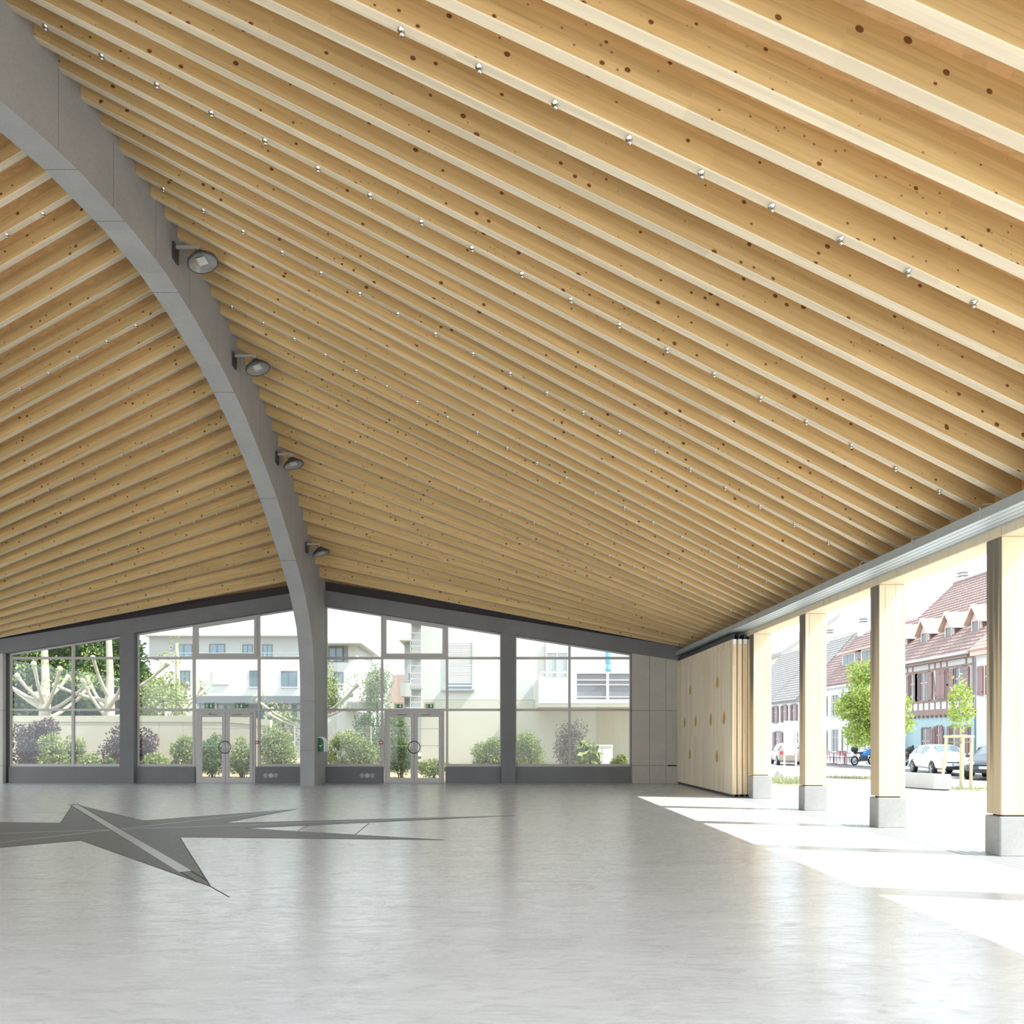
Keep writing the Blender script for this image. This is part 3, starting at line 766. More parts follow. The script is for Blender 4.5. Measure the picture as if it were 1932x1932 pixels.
shrub('green_shrub','green bush behind the mullion of the leftmost window',M['lf_lg'],112,166,1384,26,1900,.10,zb0=-.03)
shrub('low_shrub','low pale green plant between the mullion and the left column',M['lf_lg'],140,188,1421,25.4,1100,.10,zb0=-.03)
shrub('purple_smokebush','purple bush seen on both sides of the left concrete column',M['lf_pu'],190,300,1368,26.6,2600,.12,zb0=-.03)
shrub('low_shrub','low dark green shrub at the foot of the left column',M['lf_g'],188,218,1424,25,900,.09,zb0=-.03)
shrub('low_shrub','low light green plant right of the left column',M['lf_lg'],266,322,1418,25.3,1300,.10,zb0=-.03)
shrub('green_shrub','loose green bush left of the left double door',M['lf_lg'],323,372,1388,26,2200,.10,zb0=-.03)
shrub('green_shrub','green bush behind the left leaf of the left double door',M['lf_g'],372,432,1388,26.2,2600,.10,zb0=-.03)
shrub('green_shrub','green bush behind the right leaf of the left double door',M['lf_lg'],432,482,1389,26.2,2300,.10,zb0=-.03)
shrub('green_shrub','tall fresh green bush between the left door and the arch',M['lf_lg'],486,566,1368,26,3200,.10,zb0=-.03)
shrub('green_shrub','broad dense pale bush right of the arch foot',M['lf_lg'],604,722,1369,26.0,5200,.09,zb0=-.03,lobes=14)
shrub('green_shrub','bright green bush behind the left leaf of the right door',M['lf_g'],732,780,1390,26,2200,.09,zb0=-.03)
shrub('low_shrub','low light plant behind the right leaf of the right door',M['lf_lg'],782,850,1425,25.4,1100,.10,zb0=-.03)
shrub('clipped_hedge','clipped rounded hedge left of the right concrete column',M['lf_lg'],888,962,1384,25.6,5200,.07,zb0=-.03,lobes=12,cat='hedge')
shrub('clipped_hedge','clipped rounded hedge right of the right concrete column',M['lf_lg'],955,1034,1377,25.6,5600,.07,zb0=-.03,lobes=12,cat='hedge')
shrub('pink_shrub','dusky pink vase-shaped shrub against the far building',M['lf_pk'],1040,1108,1360,27.6,2200,.09,zb0=-.03)
shrub('big_leaf_plant','large-leaved light green plant beside the white utility box',M['lf_lg'],1086,1138,1399,25.4,260,.30,zb0=-.03)
shrub('low_shrub','small light green plant right of the white utility box',M['lf_lg'],1152,1186,1425,25.0,320,.18,zb0=-.03)
shrub('green_shrub','dark shrub behind the wire fence at the right door',M['lf_g'],700,775,1338,30.4,3000,.12,zb0=-.03)
# utility box
c=at(1134.5,1441,27.2); t=thing('utility_box','white utility box standing against the far building','box',(c.x,27.2,-.03))
MB().bbox((-.42,-.2,0),(.42,.2,.06),.01).build('base',M['plinth'],t); MB().bbox((-.41,-.19,.06),(.41,.19,1.16),.012).build('body',M['white'],t); MB().bbox((-.43,-.21,1.16),(.43,.21,1.22),.012).build('lid',M['white'],t)
MB().box((.0,-.195,.1),(.006,-.189,1.14)).build('door_gap',M['joint'],t)
# garden wall with coping, stepping down to the right, built of cast panels
M['gwall']=concrete('beige garden wall',(.44,.405,.32),(.50,.46,.38),pores=False,scale=.9)
gw=thing('garden_wall','long beige concrete garden wall behind the shrubs, left half','wall',(0,29,-.05))
pxs=[-120,-20,60,140,220,300,345,425,480,510]
for i in range(len(pxs)-1):
    x0=at(pxs[i],0,29).x; x1=at(pxs[i+1],0,29).x
    zt0=at(0,1350.5 if pxs[i]<=425 else 1350.5+(pxs[i]-425)*.09,29).z+.05; zt1=at(0,1350.5 if pxs[i+1]<=425 else 1350.5+(pxs[i+1]-425)*.09,29).z+.05
    b=MB(); b.prism([(x0+.006,0,0),(x1-.006,0,0),(x1-.006,0,zt1-.27),(x0+.006,0,zt0-.27)],(0,.22,0)); b.build('wall_panel',M['gwall'],gw)
    b=MB(); b.prism([(x0,-.03,zt0-.26),(x1,-.03,zt1-.26),(x1,-.03,zt1),(x0,-.03,zt0)],(0,.28,0)); b.build('coping',M['gwall'],gw)
# wire mesh fence
fe=thing('wire_fence','pale welded wire fence behind the bush right of the arch','fence',(0,29.4,-.03))
for px in (486,556,628,700,775):
    MB().bbox((at(px,0,29.4).x-.025,-.025,0),(at(px,0,29.4).x+.025,.025,2.0),.004).build('post',M['alu'],fe)
for a,c_ in ((486,556),(556,628),(628,700),(700,775)):
    x0=at(a,0,29.4).x+.03; x1=at(c_,0,29.4).x-.03; b=MB()
    for i in range(30):
        x=x0+(x1-x0)*i/29; b.box((x-.003,-.003,.03),(x+.003,.003,1.98))
    for j in range(10): b.box((x0,-.006,.05+j*.21),(x1,.0,.058+j*.21))
    b.build('mesh_panel',M['alu'],fe)
# pollarded plane trees
def plane_tree(label,px,Y,base_py,scale=1.0,seed=1,leafn=500,zf=5.0,w=2.6):
    r2=random.Random(seed); c=at(px,1391,Y); t=thing('plane_tree',label,'tree',(c.x,Y,-.05),0,'pollarded plane trees')
    b=MB(); b.tube([(0,0,0),(.03,0,1.2),(0,.02,2.2),(.02,0,zf*.62)],[.34*scale,.27*scale,.25*scale,.24*scale],12); b.build('trunk',M['bark'],t)
    tips=[]
    for i in range(9):
        a=i*6.283/9+r2.uniform(-.3,.3); L=w*r2.uniform(.7,1.0); z0=zf*r2.uniform(.46,.66); rise=r2.uniform(.5,1.9)
        if abs(math.sin(a))>.8: L*=.6
        p=[(0,0,z0),(math.cos(a)*L*.35,math.sin(a)*L*.35,z0+rise*.25),(math.cos(a)*L*.7,math.sin(a)*L*.7,z0+rise*.6),(math.cos(a)*L,math.sin(a)*L,z0+rise)]
        b=MB(); b.tube(p,[.115*scale,.085*scale,.07*scale,.09*scale],8); e=Vector(p[-1]); b.lathe([(0,-.14),(.09,-.08),(.13,0),(.09,.1),(0,.15)],e,(0,0,1),8); b.build('limb',M['bark'],t); tips.append(e)
    b=MB(); b.tube([(0,0,zf*.6),(.05,0,zf*.85),(-.03,0,zf*1.25)],[.22*scale,.17*scale,.13*scale],8); b.build('limb',M['bark'],t); tips.append(Vector((0,0,zf*1.25)))
    leaves('foliage',M['lf_yg'],t,[(e+Vector((0,0,.15)),.5,.5,.45) for e in tips],int(leafn*.8),.12); return t
plane_tree('pale-barked pollarded plane tree left of the mullion of the leftmost window',84,32,0,1.0,3,900)
plane_tree('pale-barked pollarded plane tree just left of the left column',206,32.5,0,.95,5,900,5.2,2.9)
plane_tree('distant pollarded plane tree behind the light green tree',334,40,0,.8,9,500,5.6,1.8)
plane_tree('pollarded plane tree partly hidden behind the arch',585,35,0,.8,14,600,3.9,2.8)
def tree(name,label,px,Y,ztop,zlow,w,m,n,size,group='trees beyond the garden wall',lobes=12,depth=None,trunk=.14,base=-.05,cat='tree',xy=None,crown='round'):
    c=at(px,1391,Y) if xy is None else Vector((xy[0],xy[1],0)); t=thing(name,label,cat,(c.x,c.y,base),0,group)
    ztop-=base; zlow-=base
    b=MB(); b.tube([(0,0,0),(.02,.01,zlow),(0,0,(zlow+ztop)/2),(0,0,ztop*.92)],[trunk,trunk*.8,trunk*.5,trunk*.12],9); b.build('trunk',M['bark'] if trunk<.1 else M['twig'],t)
    d=depth or w; blobs=[((0,0,(zlow+ztop)/2),w*.6,d*.6,(ztop-zlow)*.42)]
    for i in range(lobes):
        f=rg.random(); z=zlow+(ztop-zlow)*(.12+.76*f); e=math.sqrt(max(.08,1-((f-.42)/.62)**2)); a=i*2.4; rr=rg.uniform(.35,.66)
        if crown=='narrow': e*=1-.45*f
        blobs.append(((math.cos(a)*w*rr*e,math.sin(a)*d*rr*e,z),w*.36*e+.05,d*.36*e+.05,(ztop-zlow)*.13))
    leaves('foliage',m,t,blobs,n,size); return t
for i,(px,Y,zt,w) in enumerate([(20,40,9.2,3.2),(108,42,9.4,2.8),(170,41,10.2,2.9),(232,42,8.6,2.4)]):
    tree('evergreen_tree',['dense dark evergreen at the left edge behind the garden wall','dense dark evergreen behind the leftmost window mullion','tall dark evergreen between the two left plane trees','dark evergreen mostly hidden by the left concrete column'][i],px,Y,zt,.3,w,M['lf_dk'],9500,.30,trunk=.2,lobes=16)
tree('light_green_tree','wide light green tree right of the left column',308,34,4.9,.6,1.75,M['lf_lg'],5200,.14,lobes=18)
tree('garden_tree','small airy tree above the exit sign of the left door',455,36,3.2,1.3,1.0,M['lf_lg'],900,.14)
tree('garden_tree','small airy tree left of the arch in front of the white building',535,35,3.4,.6,1.1,M['lf_lg'],1300,.14)
tree('garden_tree','green tree edge showing right of the arch',612,38,6.0,2.5,1.2,M['lf_lg'],1700,.16)
tree('weeping_tree','pale grey-green weeping tree in the gap between the buildings',712,46,6.9,.5,1.5,M['lf_wi'],6500,.17,lobes=20)
tree('garden_tree','dark green tree low beside the right door',688,33,2.9,.2,.9,M['lf_g'],1400,.13)

# ================================================================== OUTDOORS: buildings behind the far wall
M['bwhite']=concrete('white render',(.56,.555,.53),(.62,.61,.59),pores=False,scale=.3)
M['bgrey']=concrete('grey render',(.36,.36,.355),(.40,.40,.395),pores=False,scale=.3)
M['bcream']=concrete('cream render',(.52,.49,.41),(.58,.55,.47),pores=False,scale=.3)
M['winframe']=mat('dark window frame',(.14,.15,.17),.5)
def bglass():
    m=mat('far window glass',(.16,.22,.27),.08,spec=.8); return m
M['bglass']=bglass(); M['shutter']=mat('pale roller shutter',(.66,.66,.63),.6)
def face_window(parent,px0,px1,y0,y1,Y,kind='glass',depth=.12):
    a=at(px0,y1,Y); c=at(px1,y0,Y); f=.07
    w=MB()
    for p,q in (((a.x,0,a.z),(a.x+f,.1,c.z)),((c.x-f,0,a.z),(c.x,.1,c.z)),((a.x+f,0,c.z-f),(c.x-f,.1,c.z)),((a.x+f,0,a.z),(c.x-f,.1,a.z+f)),(((a.x+c.x)/2-f/2,0,a.z+f),((a.x+c.x)/2+f/2,.1,c.z-f))):
        w.box((p[0],Y-.06,p[2]),(q[0],Y+.02,q[2]))
    fr=w.build('window',M['winframe'] if kind!='shut' else M['shutter'],parent)
    if kind=='shut':
        b=MB(); nz=int((c.z-a.z)/.09)
        for i in range(nz): z=a.z+f+i*(c.z-a.z-2*f)/nz; b.box((a.x+f,Y-.05,z),(c.x-f,Y-.02,z+(c.z-a.z-2*f)/nz-.012))
        b.box((a.x+.02,Y-.03,a.z+.02),(c.x-.02,Y-.01,c.z-.02)); b.build('shutter',M['shutter'],fr)
    else: MB().box((a.x+.02,Y-.03,a.z+.02),(c.x-.02,Y-.01,c.z-.02)).build('pane',M['bglass'],fr)
    MB().box((a.x-.08,Y-.14,a.z-.08),(c.x+.08,Y+.0,a.z)).build('window_sill',M['bwhite'],parent)
def block(parent,name,m,px0,px1,y0,y1,Y,D=8):
    a=at(px0,y1,Y); c=at(px1,y0,Y); return MB().box((a.x,Y,a.z),(c.x,Y+D,c.z)).build(name,m,parent)
bA=thing('apartment_building','white three-storey apartment block with grey set-back top floor','building',(0,0,0))
block(bA,'wall',M['bwhite'],300,606,1243,1450,60,9); block(bA,'upper_wall',M['bgrey'],281,590,1198,1243,62,7)
block(bA,'roof_slab',M['bwhite'],268,596,1194,1199,61.4,8.5); block(bA,'canopy',M['winframe'],366,566,1313,1327,58.6,1.4)
for x in (372,405,452,500,545): block(bA,'column',M['bgrey'],x,x+4,1327,1432,58.8,.3)
block(bA,'ground_window_band',M['bglass'],374,560,1330,1360,59.95,.1)
for q in ((331,363,1216,1240),(395,424.5,1215,1235),(457.5,477,1216,1236),(495,514,1216,1240)): face_window(bA,*q,62)
for q,k in (((340,359,1265,1296),'glass'),((401.5,431,1264.5,1290),'shut'),((471,487,1265,1296),'glass'),((530.5,561,1266,1296),'glass')): face_window(bA,*q,60,k)
b=MB(); a=at(308,1243,60); c=at(604,1232,60)
b.tube([(a.x,60.1,c.z),(c.x,60.1,c.z)],.03,6); b.tube([(a.x,60.1,(a.z+c.z)/2),(c.x,60.1,(a.z+c.z)/2)],.015,6)
for i in range(15): x=a.x+(c.x-a.x)*i/14; b.tube([(x,60.1,a.z),(x,60.1,c.z)],.02,6)
b.build('terrace_railing',M['steel'],bA)
b=MB(); b.ring(at(323,1221.5,61.9),(0,1,0),.16,.05,16,6); b.build('round_vent',M['bwhite'],bA)
bB=thing('apartment_building','white block with a thin jutting roof just right of the arch','building',(0,0,0))
block(bB,'wall',M['bgrey'],600,657,1214,1250,52,7); block(bB,'lower_wall',M['bwhite'],596,672,1250,1450,51.5,8); block(bB,'side_wall',M['bwhite'],657,672.5,1214,1252,51.6,7.4)
block(bB,'roof_slab',M['bwhite'],592,682,1202.5,1213.5,50.5,9); face_window(bB,619.7,647.7,1221,1250,51.95); face_window(bB,630,648,1268,1290,51.45); block(bB,'awning',M['bcream'],640,700,1322,1338,49.5,2)
block(bB,'garage_wall',M['bgrey'],655,718,1325,1338,47,.2); block(bB,'doorway',M['winframe'],624,637,1318,1342,51.4,.1)
bC=thing('apartment_building','narrow pale building with balcony left of the grey stair tower','building',(0,0,0))
block(bC,'wall',M['bgrey'],763,800,1208,1420,48,8); block(bC,'roof_slab',M['bwhite'],752,802,1202.5,1208,47,10); block(bC,'balcony',M['bwhite'],755,776,1288,1314,46.8,1.2)
face_window(bC,771,776,1270,1289,47.9); face_window(bC,767,775,1319,1334,47.9)
b=MB(); a=at(755,1288,46.8); c=at(776,1284.5,46.8); b.tube([(a.x,46.85,c.z),(c.x,46.85,c.z)],.025,6); b.tube([(a.x,46.85,a.z),(a.x,46.85,c.z)],.025,6); b.tube([(c.x,46.85,a.z),(c.x,46.85,c.z)],.025,6); b.build('railing',M['steel'],bC)
tr_=thing('low_house','low house with pink tiled roof beyond the weeping tree','building',(0,0,0))
M['rooftile']=concrete('pink clay roof tile',(.40,.31,.27),(.48,.38,.33),pores=False,scale=6)
b=MB(); 
for i in range(9):
    y=58+i*.45; z=at(0,1330,58).z-.6+i*.42; b.box((at(728,0,58).x,y,z-.4),(at(768,0,58).x,y+.6,z+.12))
b.build('roof',M['rooftile'],tr_); block(tr_,'wall',M['bcream'],730,766,1328,1420,58.3,4)
bD=thing('corner_building','large white rendered building with roller shutter and balcony behind the right windows','building',(0,0,0))
YB=32.0
wl=block(bD,'wall',M['bwhite'],795,1413,1010,1320.5,YB,12); block(bD,'base_wall',M['bcream'],795,1413,1321,1460,YB-.03,12)
tw=block(bD,'stair_tower',M['bgrey'],776,794.5,1010,1336,YB-.5,3)
for yy in (1168,1230,1292,1336):
    b=MB(); a=at(774,yy,YB-1.2); 
    for k,dz in enumerate((0,.26,.52,.85)): b.tube([(a.x,YB-1.15,a.z+dz),(a.x+.48,YB-1.15,a.z+dz)],.018,6); b.tube([(a.x,YB-1.15,a.z+dz),(a.x,YB-.5,a.z+dz)],.018,6)
    b.tube([(a.x,YB-1.15,a.z),(a.x,YB-1.15,a.z+.9)],.018,6); b.build('stair_railing',M['alu'],bD)
    MB().box((a.x-.02,YB-1.17,a.z-.16),(a.x+.5,YB-.5,a.z-.03)).build('landing',M['bgrey'],bD)
# shuttered window
a=at(845,1300,YB); c=at(889.5,1212,YB)
b=MB(); nz=26
for i in range(nz):
    z=a.z+.35+(c.z-a.z-.35)*i/nz; b.prism([(a.x,YB-.02,z),(a.x,YB-.05,z+.01),(a.x,YB-.035,z+(c.z-a.z-.35)/nz-.008),(a.x,YB-.02,z+(c.z-a.z-.35)/nz-.008)],(c.x-a.x,0,0))
b.build('roller_shutter',M['shutter'],bD)
MB().box((a.x,YB-.03,a.z),(c.x,YB-.012,a.z+.35)).build('pane',M['bglass'],bD)
for z in (a.z+.12,a.z+.26): MB().box((a.x,YB-.06,z),(c.x,YB-.03,z+.07)).build('blind_slat',M['shutter'],bD)
for x in (a.x-.04,c.x): MB().box((x,YB-.07,a.z),(x+.04,YB+.01,c.z+.03)).build('window_jamb',M['bgrey'],bD)
MB().box((a.x-.28,YB-.2,a.z-.09),(c.x+.14,YB,a.z)).build('window_sill',M['bgrey'],bD)
# balcony
YBa=29.6
a=at(1016.5,1328,YBa); c=at(1075,1278,YBa)
MB().box((a.x,YBa,a.z-.12),(a.x+9.0,YB-.03,a.z+.02)).build('balcony_slab',M['bcream'],bD)
MB().box((a.x,YBa-.02,a.z+.02),(c.x,YBa+.12,c.z)).build('parapet_panel',M['bwhite'],bD)
MB().box((a.x,YBa+.12,a.z+.02),(a.x+.1,YB-.04,c.z)).build('parapet_side',M['bwhite'],bD)
zr=at(0,1268.5,YBa).z; 
b=MB(); b.tube([(a.x+.08,YBa+.05,zr),(a.x+9,YBa+.05,zr)],.035,6); b.tube([(a.x+.08,YBa+.05,c.z),(a.x+.08,YBa+.05,zr)],.025,6); b.build('handrail',M['white'],bD)
MB().box((c.x,YBa-.02,a.z+.02),(a.x+9.0,YBa+.12,a.z+.17)).build('balcony_kerb',M['bwhite'],bD)
for i in range(6):
    x0=c.x+.28+i*1.38; b=MB()
    for xx in (x0,x0+1.32): b.box((xx-.02,YBa,a.z+.17),(xx+.02,YBa+.05,zr-.03))
    for yy in (1283,1292,1315,1270): b.box((x0,YBa,at(0,yy,YBa).z-.02),(x0+1.32,YBa+.04,at(0,yy,YBa).z+.02))
    b.build('railing_frame',M['white'],bD)
    MB().box((x0+.03,YBa+.05,a.z+.2),(x0+1.29,YBa+.07,zr-.05)).build('railing_screen',M['bscreen'] if 'bscreen' in M else M.setdefault('bscreen',mat('grey balcony screen',(.22,.22,.24),.7)),bD)
a=at(1031,1330,YB); c=at(1070,1212,YB)
MB().box((a.x,YB-.05,a.z),(c.x,YB-.035,c.z-.5)).build('balcony_door_glass',M['bglass2'] if 'bglass2' in M else M.setdefault('bglass2',mat('curtained glass',(.42,.45,.46),.15)),bD)
b=MB()
for x in (a.x-.04,(a.x+c.x)/2-.02,c.x): b.box((x,YB-.09,a.z),(x+.05,YB-.05,c.z-.5))
b.box((a.x-.04,YB-.09,c.z-.5),(c.x+.05,YB-.01,c.z)); b.build('door_surround',M['shutter'],bD)
# folded parasol on the balcony
c=at(1148,1268,30.4); t=thing('folded_parasol','folded light blue parasol on the balcony','parasol',(c.x,30.4,at(0,1328,YBa).z+.02))
zz=at(0,1268,30.4).z-t.location.z
M['blue']=mat('light blue cloth',(.22,.50,.68),.8)
b=MB(); b.tube([(0,0,0),(0,0,zz+1.6)],.025,8); b.build('pole',M['white'],t)
b=MB(); b.lathe([(.02,zz-.02),(.13,zz+.02),(.15,zz+.14),(.09,zz+.27),(.11,zz+.34),(.15,zz+.42),(.13,zz+.8),(.10,zz+1.3),(.03,zz+1.55)],(0,0,0),(0,0,1),11); b.build('canopy',M['blue'],t)
MB().lathe([(0,0),(.25,0),(.25,.06),(.05,.09),(0,.09)],(0,0,0),(0,0,1),16).build('base',M['plinth'],t)
b=MB(); b.ring((0,0,zz+.29),(0,0,1),.095,.015,14,6); b.build('tie_strap',M['white'],t)

# ================================================================== OUTDOORS: the square on the right
tree('maple_tree','leafy yellow-green round tree behind the third pier',1648,27.9,4.9,1.0,1.62,M['lf_yg'],15000,.125,'young trees on the square',lobes=26,trunk=.09,base=gz(15.5))
c=gnd(1812,1489); gt=c
yt=tree('young_tree','thin young tree tied to three pale stakes',0,0,at(0,1268,c.y).z,at(0,1385,c.y).z,.62,M['lf_yg'],800,.12,'young trees on the square',lobes=14,trunk=.035,base=c.z,xy=(c.x,c.y),crown='narrow')
ts=thing('tree_stake_frame','three pale round stakes joined at the top around the young tree','support',(c.x,c.y,c.z))
tops=[(-.40,.05,1.72),(0.05,-.18,1.76),(.36,.10,1.70)]; feet=[(-.52,.0,0),(-.02,-.3,0),(.36,.15,0)]
tops=[(-.42,.05,1.70),(-.05,-.2,1.72),(.42,.08,1.70)]; feet=[(-.62,.0,-.02),(-.14,-.28,-.02),(.42,.12,-.02)]
for a,c_ in zip(feet,tops): b=MB(); b.tube([a,c_],.045,10); b.build('stake',M['stake'],ts)
for i in range(3):
    a=Vector(tops[i]); c_=Vector(tops[(i+1)%3]); d=(c_-a).normalized()*.08; b=MB(); b.tube([a-d+Vector((0,0,.01)),c_+d+Vector((0,0,.01))],.04,8); b.build('cross_piece',M['stake'],ts)
b=MB(); b.tube([Vector(tops[0])+Vector((0,0,-.15)),(0,0,1.5),Vector(tops[2])+Vector((0,0,-.15))],.02,6); b.tube([Vector(tops[1])+Vector((0,0,-.1)),(0,0,1.5)],.02,6); b.build('tie_rope',M['lf_wi'],ts)
# bench block
b=MB(); p0=Vector((13.83,21.5)); dl=Vector((-.35,.937)).normalized(); dw=Vector((.95,-.30)).normalized()
hb=.47; q=[p0,p0+dw*.47,p0+dw*.47+dl*1.9,p0+dl*1.9]; zbn=gz(13.6)-.01
bt=thing('stone_bench','pale concrete bench block on the square beside the staked tree','bench',(p0.x,p0.y,zbn))
q2=[Vector((v.x-p0.x,v.y-p0.y)) for v in q]; cen=sum(q2,Vector((0,0)))/4
b.prism([((v-cen).x*.95+cen.x,(v-cen).y*.95+cen.y,0) for v in q2],(0,0,.04)); b.build('foot_plate',M['joint'],bt)
b=MB(); b.prism([(v.x,v.y,.04) for v in q2],(0,0,hb)); o=b.build('seat_block',M['bench'],bt)
md=o.modifiers.new('edge','BEVEL'); md.width=.015; md.segments=2
# rock, planting patches
def rock(px,py,w,h,label):
    c=gnd(px,py); r3=random.Random(3); import bmesh
    bm=bmesh.new(); bmesh.ops.create_icosphere(bm,subdivisions=3,radius=1)
    from mathutils import noise as mn
    for v in bm.verts:
        k=1+.22*mn.noise(v.co*1.7)+.07*mn.noise(v.co*5); v.co*=k; v.co.x*=w; v.co.y*=w*.7; v.co.z=max(-.1,v.co.z*h*.75+h*.3)
    me=bpy.data.meshes.new('boulder'); bm.to_mesh(me); bm.free(); me.materials.append(M['plinth']); o=bpy.data.objects.new('boulder',me); COL.objects.link(o); o.location=c; tag(o,label,'stone')
rock(1480,1473,.32,.5,'rough grey boulder in the planting patch behind the second pier')
def patch(px,py,rx,ry,label,n=420,h=.22,m='lf_wi'):
    c=gnd(px,py); t=thing('planting_patch',label,'plants',(c.x,c.y,c.z),0,'planting patches on the square')
    b=MB(); nn=18; b.prism([(math.cos(6.283*i/nn)*rx*(1+.12*math.sin(i*2.3)),math.sin(6.283*i/nn)*ry*(1+.1*math.cos(i*3.1)),-.04) for i in range(nn)],(0,0,.07)); b.build('soil',M['soil'],t)
    vs=[];fs=[]
    for _ in range(n):
        a=rg.uniform(0,6.283); r=math.sqrt(rg.random())*.92; x=math.cos(a)*r*rx; y=math.sin(a)*r*ry; L=rg.uniform(.4,1)*h; d=rdir(); i=len(vs); u_=Vector((d.x,d.y,0))*.35*L; s=Vector((-d.y,d.x,0)).normalized()*.012
        p=Vector((x,y,.02)); vs+=[p-s,p+s,p+u_*.5+Vector((0,0,L*.7))+s*.6,p+u_+Vector((0,0,L))]; fs.append((i,i+1,i+2,i+3))
    me=bpy.data.meshes.new('grass'); me.from_pydata([tuple(v) for v in vs],[],fs); me.materials.append(M[m]); o=bpy.data.objects.new('grass',me); COL.objects.link(o); o.parent=t; o['kind']='stuff'
patch(1500,1479,1.1,.9,'weedy planting patch around the grey boulder',700,.3)
patch(1612,1468.5,1.35,.8,'dry grassy patch at the foot of the round tree',500,.15)
patch(1818,1490,.95,.42,'patch of mulch and grass under the staked young tree',420,.14)
# information board
c=gnd(1491,1450.5); s=F/c.y; t=thing('information_board','white framed information board on two posts between the first two piers','sign',(c.x,c.y,c.z))
hw=.5*22/s; H=(1450.5-1360)/s; zpn=(1450.5-1425)/s
for x in (-hw,hw): MB().bbox((x-.035,-.035,0),(x+.035,.035,H),.005).build('post',M['white'],t)
MB().bbox((-hw+.035,-.02,zpn),(hw-.035,.02,H-.38),.005).build('panel',M['bench'],t)
MB().bbox((-hw+.035,-.022,H-.36),(hw-.035,.022,H-.01),.005).build('header_panel',M['white'],t)
b=MB(); 
for i,x in enumerate((-.20,-.155,-.10,-.055,.02,.065,.12,.165)):
    for dx in (0,.02): b.box((x+dx,-.026,H-.24),(x+dx+.008,-.0225,H-.17))
    b.box((x,-.026,H-.21+.03*((i*5)%3-1)),(x+.028,-.0225,H-.20+.03*((i*5)%3-1)))
o=b.build('lettering',M['winframe'],t); 
b=MB()
for z in (zpn+.05,(zpn+H)/2,H-.15):
    for x in (-hw,hw): b.ring((x,-.04,z),(0,1,0),.05,.014,12,6)
o=b.build('clamp_rings',M['steel'],t)

